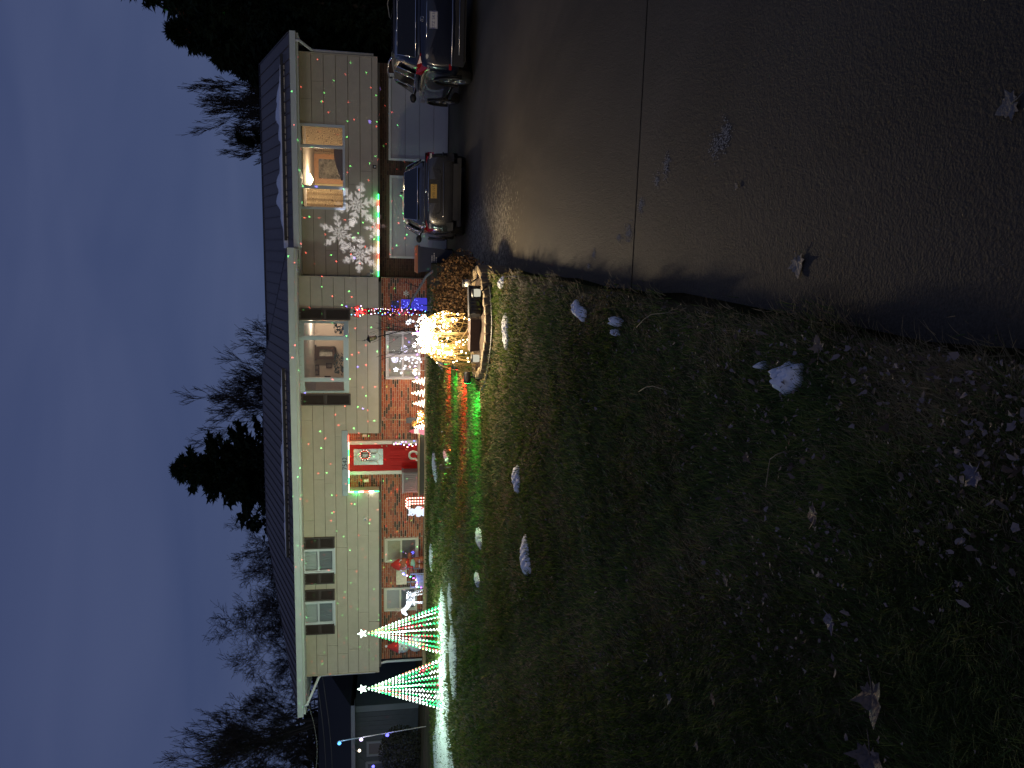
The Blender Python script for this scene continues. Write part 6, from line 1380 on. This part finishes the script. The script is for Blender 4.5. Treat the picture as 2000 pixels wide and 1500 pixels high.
# long bank of snow lit by the cone trees: broken into streaks
rs = np.random.RandomState(3)
for i, (px, py, rx, ry, lb) in enumerate(((868, 1225, .8, 1.2, 'snow bank at the foot of the cone tree before the snowman'), (870, 1335, .9, 1.4, 'snow bank at the foot of the cone tree past the house corner'), (868, 1440, 1.2, 2.2, 'wide snow bank below the neighbouring house'), (882, 1172, .4, .5, 'thin snow streak right of the cone trees'), (888, 1290, .8, .7, 'snow streak nearest the camera below the cone trees'), (862, 1510, 1.4, 2.6, 'snow field at the left picture edge'))):
    c = lawn(px, py); tag(patch_mesh(c, rx, ry, .042, 40+i, .1*i).build('snow_patch', mat('thin_snow', (.5, .54, .56), .8, bump=(30, .6), noise=(18, .3)), None, loc=(c.x, c.y, gz(c.x, c.y))), lb, 'snow', 'snow patches on the lawn')
# trodden snow specks on the driveway
V = []; F = []
for (px, py, rx, ry, n) in ((1400, 285, .07, .05, 70), (1418, 262, .07, .04, 70), (1302, 322, .07, .035, 60), (1283, 350, .05, .03, 40), (1252, 402, .05, .04, 60), (1228, 455, .06, .05, 90), (1210, 465, .03, .04, 40), (1160, 497, .04, .04, 40), (1150, 520, .03, .03, 30), (985, 435, .6, .5, 160), (945, 470, .5, .8, 160)):
    c = drv(px, py)
    for k in range(n*2):
        x_, y_ = c.x+rs.randn()*rx*.5, c.y+rs.randn()*ry*.8; s_ = .002+.003*rs.rand(); z = zd(y_)+.002; o_ = len(V); V += [(x_-s_, y_, z), (x_, y_-s_*1.5, z), (x_+s_, y_, z), (x_, y_+s_*1.5, z), (x_, y_, z+s_*.8)]; F += [(o_, o_+1, o_+4), (o_+1, o_+2, o_+4), (o_+2, o_+3, o_+4), (o_+3, o_, o_+4)]
tag(np_mesh('trodden_snow', V, F, mat('grit_snow', (.38, .35, .28), .9)), 'specks of trodden snow in shoe prints on the driveway', 'snow', kind='stuff')

# ------------------------------------------------------------------ grass, fallen leaves
def grass_mat():
    m = bpy.data.materials.new('grass_blades'); m.use_nodes = True; nt = m.node_tree; b = nt.nodes['Principled BSDF']; L = nt.links
    a = N(nt, 'ShaderNodeAttribute', attribute_name='rnd'); r = N(nt, 'ShaderNodeValToRGB'); cols = [(0, (.026, .052, .014)), (.35, (.085, .135, .03)), (.58, (.14, .17, .042)), (.66, (.22, .175, .08)), (.85, (.38, .30, .16)), (1, (.17, .115, .06))]
    for i, (p, c) in enumerate(cols):
        e = r.color_ramp.elements[0] if i == 0 else (r.color_ramp.elements.new(p) if p < 1 else r.color_ramp.elements[-1]); e.color = (*c, 1)
    L.new(a.outputs['Fac'], r.inputs[0]); L.new(r.outputs[0], b.inputs['Base Color']); b.inputs['Roughness'].default_value = .7; b.inputs['Specular IOR Level'].default_value = .25
    tr = N(nt, 'ShaderNodeBsdfTranslucent'); L.new(r.outputs[0], tr.inputs[0]); mx = N(nt, 'ShaderNodeMixShader'); mx.inputs[0].default_value = .3
    L.new(b.outputs[0], mx.inputs[1]); L.new(tr.outputs[0], mx.inputs[2]); L.new(mx.outputs[0], nt.nodes['Material Output'].inputs[0]); return m
def vnoise(x, y, s, seed):
    return (np.sin(x*s+seed)*np.cos(y*s*.9+seed*2)+.6*np.sin(x*s*2.3+y*s*1.7+seed*3)+.4*np.cos(y*s*3.9-x*s*2.9+seed))/2
rs = np.random.RandomState(77); n = 330000
ang = rs.uniform(R(-52), R(9), n); dist = 1.1*np.power(24/1.1, rs.rand(n)**.88); X = dist*np.sin(ang); Yy = dist*np.cos(ang)
edge = EDGE-.03+.035*np.sin(Yy*3.1)+.03*np.sin(Yy*7.7+1)+.03*rs.randn(n)
ok = (X < edge) & (Yy < 22.25) & (Yy > .5) & (((X-pc.x)/(PR+.1))**2+((Yy-pc.y)/(PR*1.2+.1))**2 > 1) & ((X < -.9) | (Yy < 12))
X, Yy, dist = X[ok], Yy[ok], dist[ok]; n = len(X)
Z = np.where(X < -.25, .016*Yy+.03, .016*Yy+.0)+(.02*np.sin(X*1.3+Yy*.7)*np.sin(Yy*.9-X*.4)+.01*np.sin(X*3.1+1)*np.sin(Yy*2.7))*np.clip((-.25-X)/.6, 0, 1)-.004
dry = vnoise(X, Yy, 2.1, 1.3)+.7*vnoise(X, Yy, 6.0, 4.1); near_edge = np.clip(1-(edge[ok]-X)/.35, 0, 1); straw = (dry+1.2*near_edge+.8*rs.randn(n)) > .68
clump = np.clip(.5+.9*vnoise(X, Yy, 17, 2.0)+.5*vnoise(X, Yy, 41, 6.0), 0, 1.3); tall = np.clip(.35+.4*vnoise(X, Yy, 3.3, 9.0)+.75*clump, .1, 1.6); h = 1.25*(.020+.042*rs.rand(n))*(.6+.6*tall)*np.where(straw, .75, 1)*np.clip(.75+dist*.03, .75, 1.25); w = np.maximum(.0013, .0006*dist)*(.7+.6*rs.rand(n))
flow = 2.2*vnoise(X, Yy, 1.7, 5.5); az = flow+rs.randn(n)*.9; lean = .35+.9*rs.rand(n)+np.where(straw, .5, 0)
dx_, dy_ = np.cos(az), np.sin(az); base = np.stack([X, Yy, Z], 1); side = np.stack([-dy_, dx_, np.zeros(n)], 1)*w[:, None]
def pt(q): return base+np.stack([dx_*lean*h*q**1.7, dy_*lean*h*q**1.7, h*q/np.sqrt(1+.5*lean**2)], 1)
V = np.stack([base-side, base+side, pt(.55)+side*.8, pt(.55)-side*.8, pt(1.0)], 1).reshape(-1, 3); i = np.arange(n)[:, None]*5
F = np.concatenate([i+np.array([[0, 1, 2]]), i+np.array([[0, 2, 3]]), i+np.array([[3, 2, 4]])], 1).reshape(-1, 3)
col = np.where(straw, .64+.36*rs.rand(n), np.clip(.12+.25*clump+.16*rs.randn(n)+.12*vnoise(X, Yy, 1.1, 2.2), 0, .6))
tag(np_mesh('grass', V, F, grass_mat(), attr=np.repeat(col, 3)), 'short winter grass, part green and part straw', 'grass', kind='stuff')
# small dry leaves and scraps, thick in drifts
rs = np.random.RandomState(5); n = 15000; ang = rs.uniform(R(-50), R(6), n); dist = 1.25*np.power(9/1.25, rs.rand(n)); X = dist*np.sin(ang); Yy = dist*np.cos(ang)
dr = vnoise(X, Yy, 2.6, 7.7)+.6*vnoise(X, Yy, 7, 3.0)+1.1*np.clip(1-(EDGE-X)/.5, 0, 1); ok = (X < EDGE-.02) & (dr+.45*rs.randn(n) > .30); X, Yy = X[ok], Yy[ok]; n = len(X)
Z = .016*Yy+.06+.03*rs.rand(n); K = 8; th = np.linspace(0, 2*math.pi, K, endpoint=False)[None, :]+rs.rand(n, 1)*6.283; s_ = (.004+.010*rs.rand(n, 1)**2.6)
rad = s_*(.55+.75*rs.rand(n, K)); el = .35+.6*rs.rand(n, 1); lx, ly = rad*np.cos(th), rad*np.sin(th)*el; cu = (rs.rand(n, 1)*1.6-.2)/s_*.5
lz = cu*ly**2+.5*cu*lx*ly+.25*rad*rs.randn(n, K); az = rs.rand(n, 1)*6.283; t1, t2 = rs.randn(n, 1)*.35, rs.randn(n, 1)*.35
PX = X[:, None]+lx*np.cos(az)-ly*np.sin(az); PY = Yy[:, None]+lx*np.sin(az)+ly*np.cos(az); PZ = Z[:, None]+lz+t1*lx+t2*ly
V = np.concatenate([np.stack([X, Yy, Z], 1)[:, None, :], np.stack([PX, PY, PZ], 2)], 1).reshape(-1, 3); i = np.arange(n)[:, None]*(K+1)
F = np.concatenate([i+np.array([[0, 1+k, 1+(k+1) % K]]) for k in range(K)], 1).reshape(-1, 3)
tag(np_mesh('leaf_litter', V, F, leaf_mat('litter', [(.06, .04, .025), (.12, .085, .06), (.26, .21, .19), (.10, .075, .06)]), attr=np.repeat(rs.rand(n), 8)), 'small dry leaf scraps scattered through the grass', 'leaves', kind='stuff')
# large fallen maple leaves
def maple(c, s_, rot, seed, tilt=(0, 0), curl=1):
    r_ = random.Random(seed); prof = [(-90, .10), (-70, .45), (-40, .42), (-28, .72), (-12, .55), (8, .98), (24, .62), (40, .70), (58, .66), (75, .85), (90, 1.12)]
    pts = [(math.radians(a), q) for a, q in prof]+[(math.pi-math.radians(a), q) for a, q in prof[-2:0:-1]]; ring_ = []; m = MB(); cs = Vector((math.cos(rot), math.sin(rot), 0)); sn = Vector((-math.sin(rot), math.cos(rot), 0))
    def P(a, q): x_, y_ = q*math.cos(a)*s_, q*math.sin(a)*s_; return Vector(c)+cs*x_+sn*y_+Vector((0, 0, curl*s_*(.28*abs(math.cos(a))*q*q+.12*q*math.sin(5*a+seed))+tilt[0]*x_+tilt[1]*y_))
    inner = [P(a, q*.5)+Vector((0, 0, -.02*s_)) for a, q in pts]; outer = [P(a, q*(1+.06*r_.uniform(-1, 1))) for a, q in pts]; n_ = len(pts); vs = [Vector(c)]+inner+outer
    fs = [(0, 1+k, 1+(k+1) % n_) for k in range(n_)]+[(1+k, 1+n_+k, 1+n_+(k+1) % n_, 1+(k+1) % n_) for k in range(n_)]; k0 = len(vs); m.add(vs+[v-Vector((0, 0, .0015)) for v in vs], fs+[tuple(i_+k0 for i_ in f)[::-1] for f in fs])
    return m, P(-math.pi/2, .1)
LV = [(1745, 1352, .085, 2.2, 'large grey brown maple leaf spread on the dark grass', (.20, .14, .10)), (1735, 1475, .085, 1.9, 'maple leaf cut by the bottom edge of the picture', (.16, .12, .10)), (1665, 1212, .045, .5, 'mauve folded leaf above the large maple leaf', (.30, .24, .26)), (1452, 1130, .042, 1.2, 'tan leaf standing alone on the far grass', (.36, .25, .14)), (1635, 1005, .05, .2, 'brown maple leaf at the edge of the leaf drift', (.28, .18, .12)),
      (1640, 680, .042, -1.2, 'tan leaf on the grass beside the driveway edge', (.34, .24, .15)), (1560, 512, .065, 1.9, 'pale maple leaf lying alone on the driveway', (.42, .36, .28)), (1980, 203, .05, .4, 'dark maple leaf on the driveway at the near edge of the picture', (.22, .2, .18)), (1442, 362, .025, .9, 'small curled leaf in the middle of the driveway', (.34, .28, .2)), (1430, 1362, .04, .9, 'orange brown curled leaf near the lower picture edge', (.36, .2, .09)), (1490, 890, .035, 2.5, 'brown leaf half sunk in grass at the centre', (.24, .15, .09)), (1960, 925, .045, 1.0, 'lilac grey leaf in the grass at the near edge', (.26, .22, .25)), (1340, 1360, .04, 1.5, 'narrow curled grey leaf on the left grass', (.26, .22, .2)), (1395, 1450, .03, 2.5, 'small tan leaf low on the left grass', (.34, .25, .16))]
for i, (px, py, s_, rot, lb, c3) in enumerate(LV):
    on = py < 600 and not (px > 1600 and py > 560); c = drv(px, py) if on else lawn(px, py); c.z = zd(c.y)+.008 if on else gz(c.x, c.y)+.05
    m, st = maple(c, s_, rot, i, (0, 0) if on else (.1*math.sin(i), .15*math.cos(i)), .3 if on else 1); t = thing('fallen_leaf', lb, 'leaf', tuple(c), 'large fallen leaves'); m.build('blade', mat('leaf_%d' % i, tuple(.6*v_ for v_ in c3), .7, noise=(60, .3), bump=(90, .6)), t)
    m = MB(); d = (st-Vector(c)); d = d.normalized() if d.length > 0 else Vector((1, 0, 0)); m.tube([Vector(c), Vector(c)+d*s_*.5+Vector((0, 0, .004)), Vector(c)+d*s_*1.0+Vector((0, 0, .012))], [s_*.03, s_*.025, s_*.02], 5); m.build('stalk', MATS['leaf_%d' % i], t)
# fallen twigs
for (px, py, qx, qy, lb) in ((1270, 640, 1350, 610, 'thin pale twig lying on the lawn near the joint'), (1275, 765, 1350, 768, 'curved pale twig on the lawn past the snow crumb'), (1535, 950, 1575, 880, 'thin bent stalk lying on the dark grass')):
    a, b = lawn(px, py), lawn(qx, qy); a.z += .085; b.z += .085; m = MB(); mid = a.lerp(b, .5)+Vector((.03, .03, .01)); m.tube([a, a.lerp(mid, .5)+Vector((.01, 0, 0)), mid, mid.lerp(b, .5)+Vector((0, .01, 0)), b], [.0022, .0022, .002, .0018, .001], 5); tag(m.build('fallen_twig', mat('pale_twig', (.20, .16, .10), .8), None, loc=tuple(a)), lb, 'twig', 'fallen twigs on the lawn')
for o in bpy.data.objects:
    if o.name.split('.')[0] in ('bulbs', 'louvres', 'flowers', 'leaves', 'creeper', 'printed_lines'): o['kind'] = 'stuff'
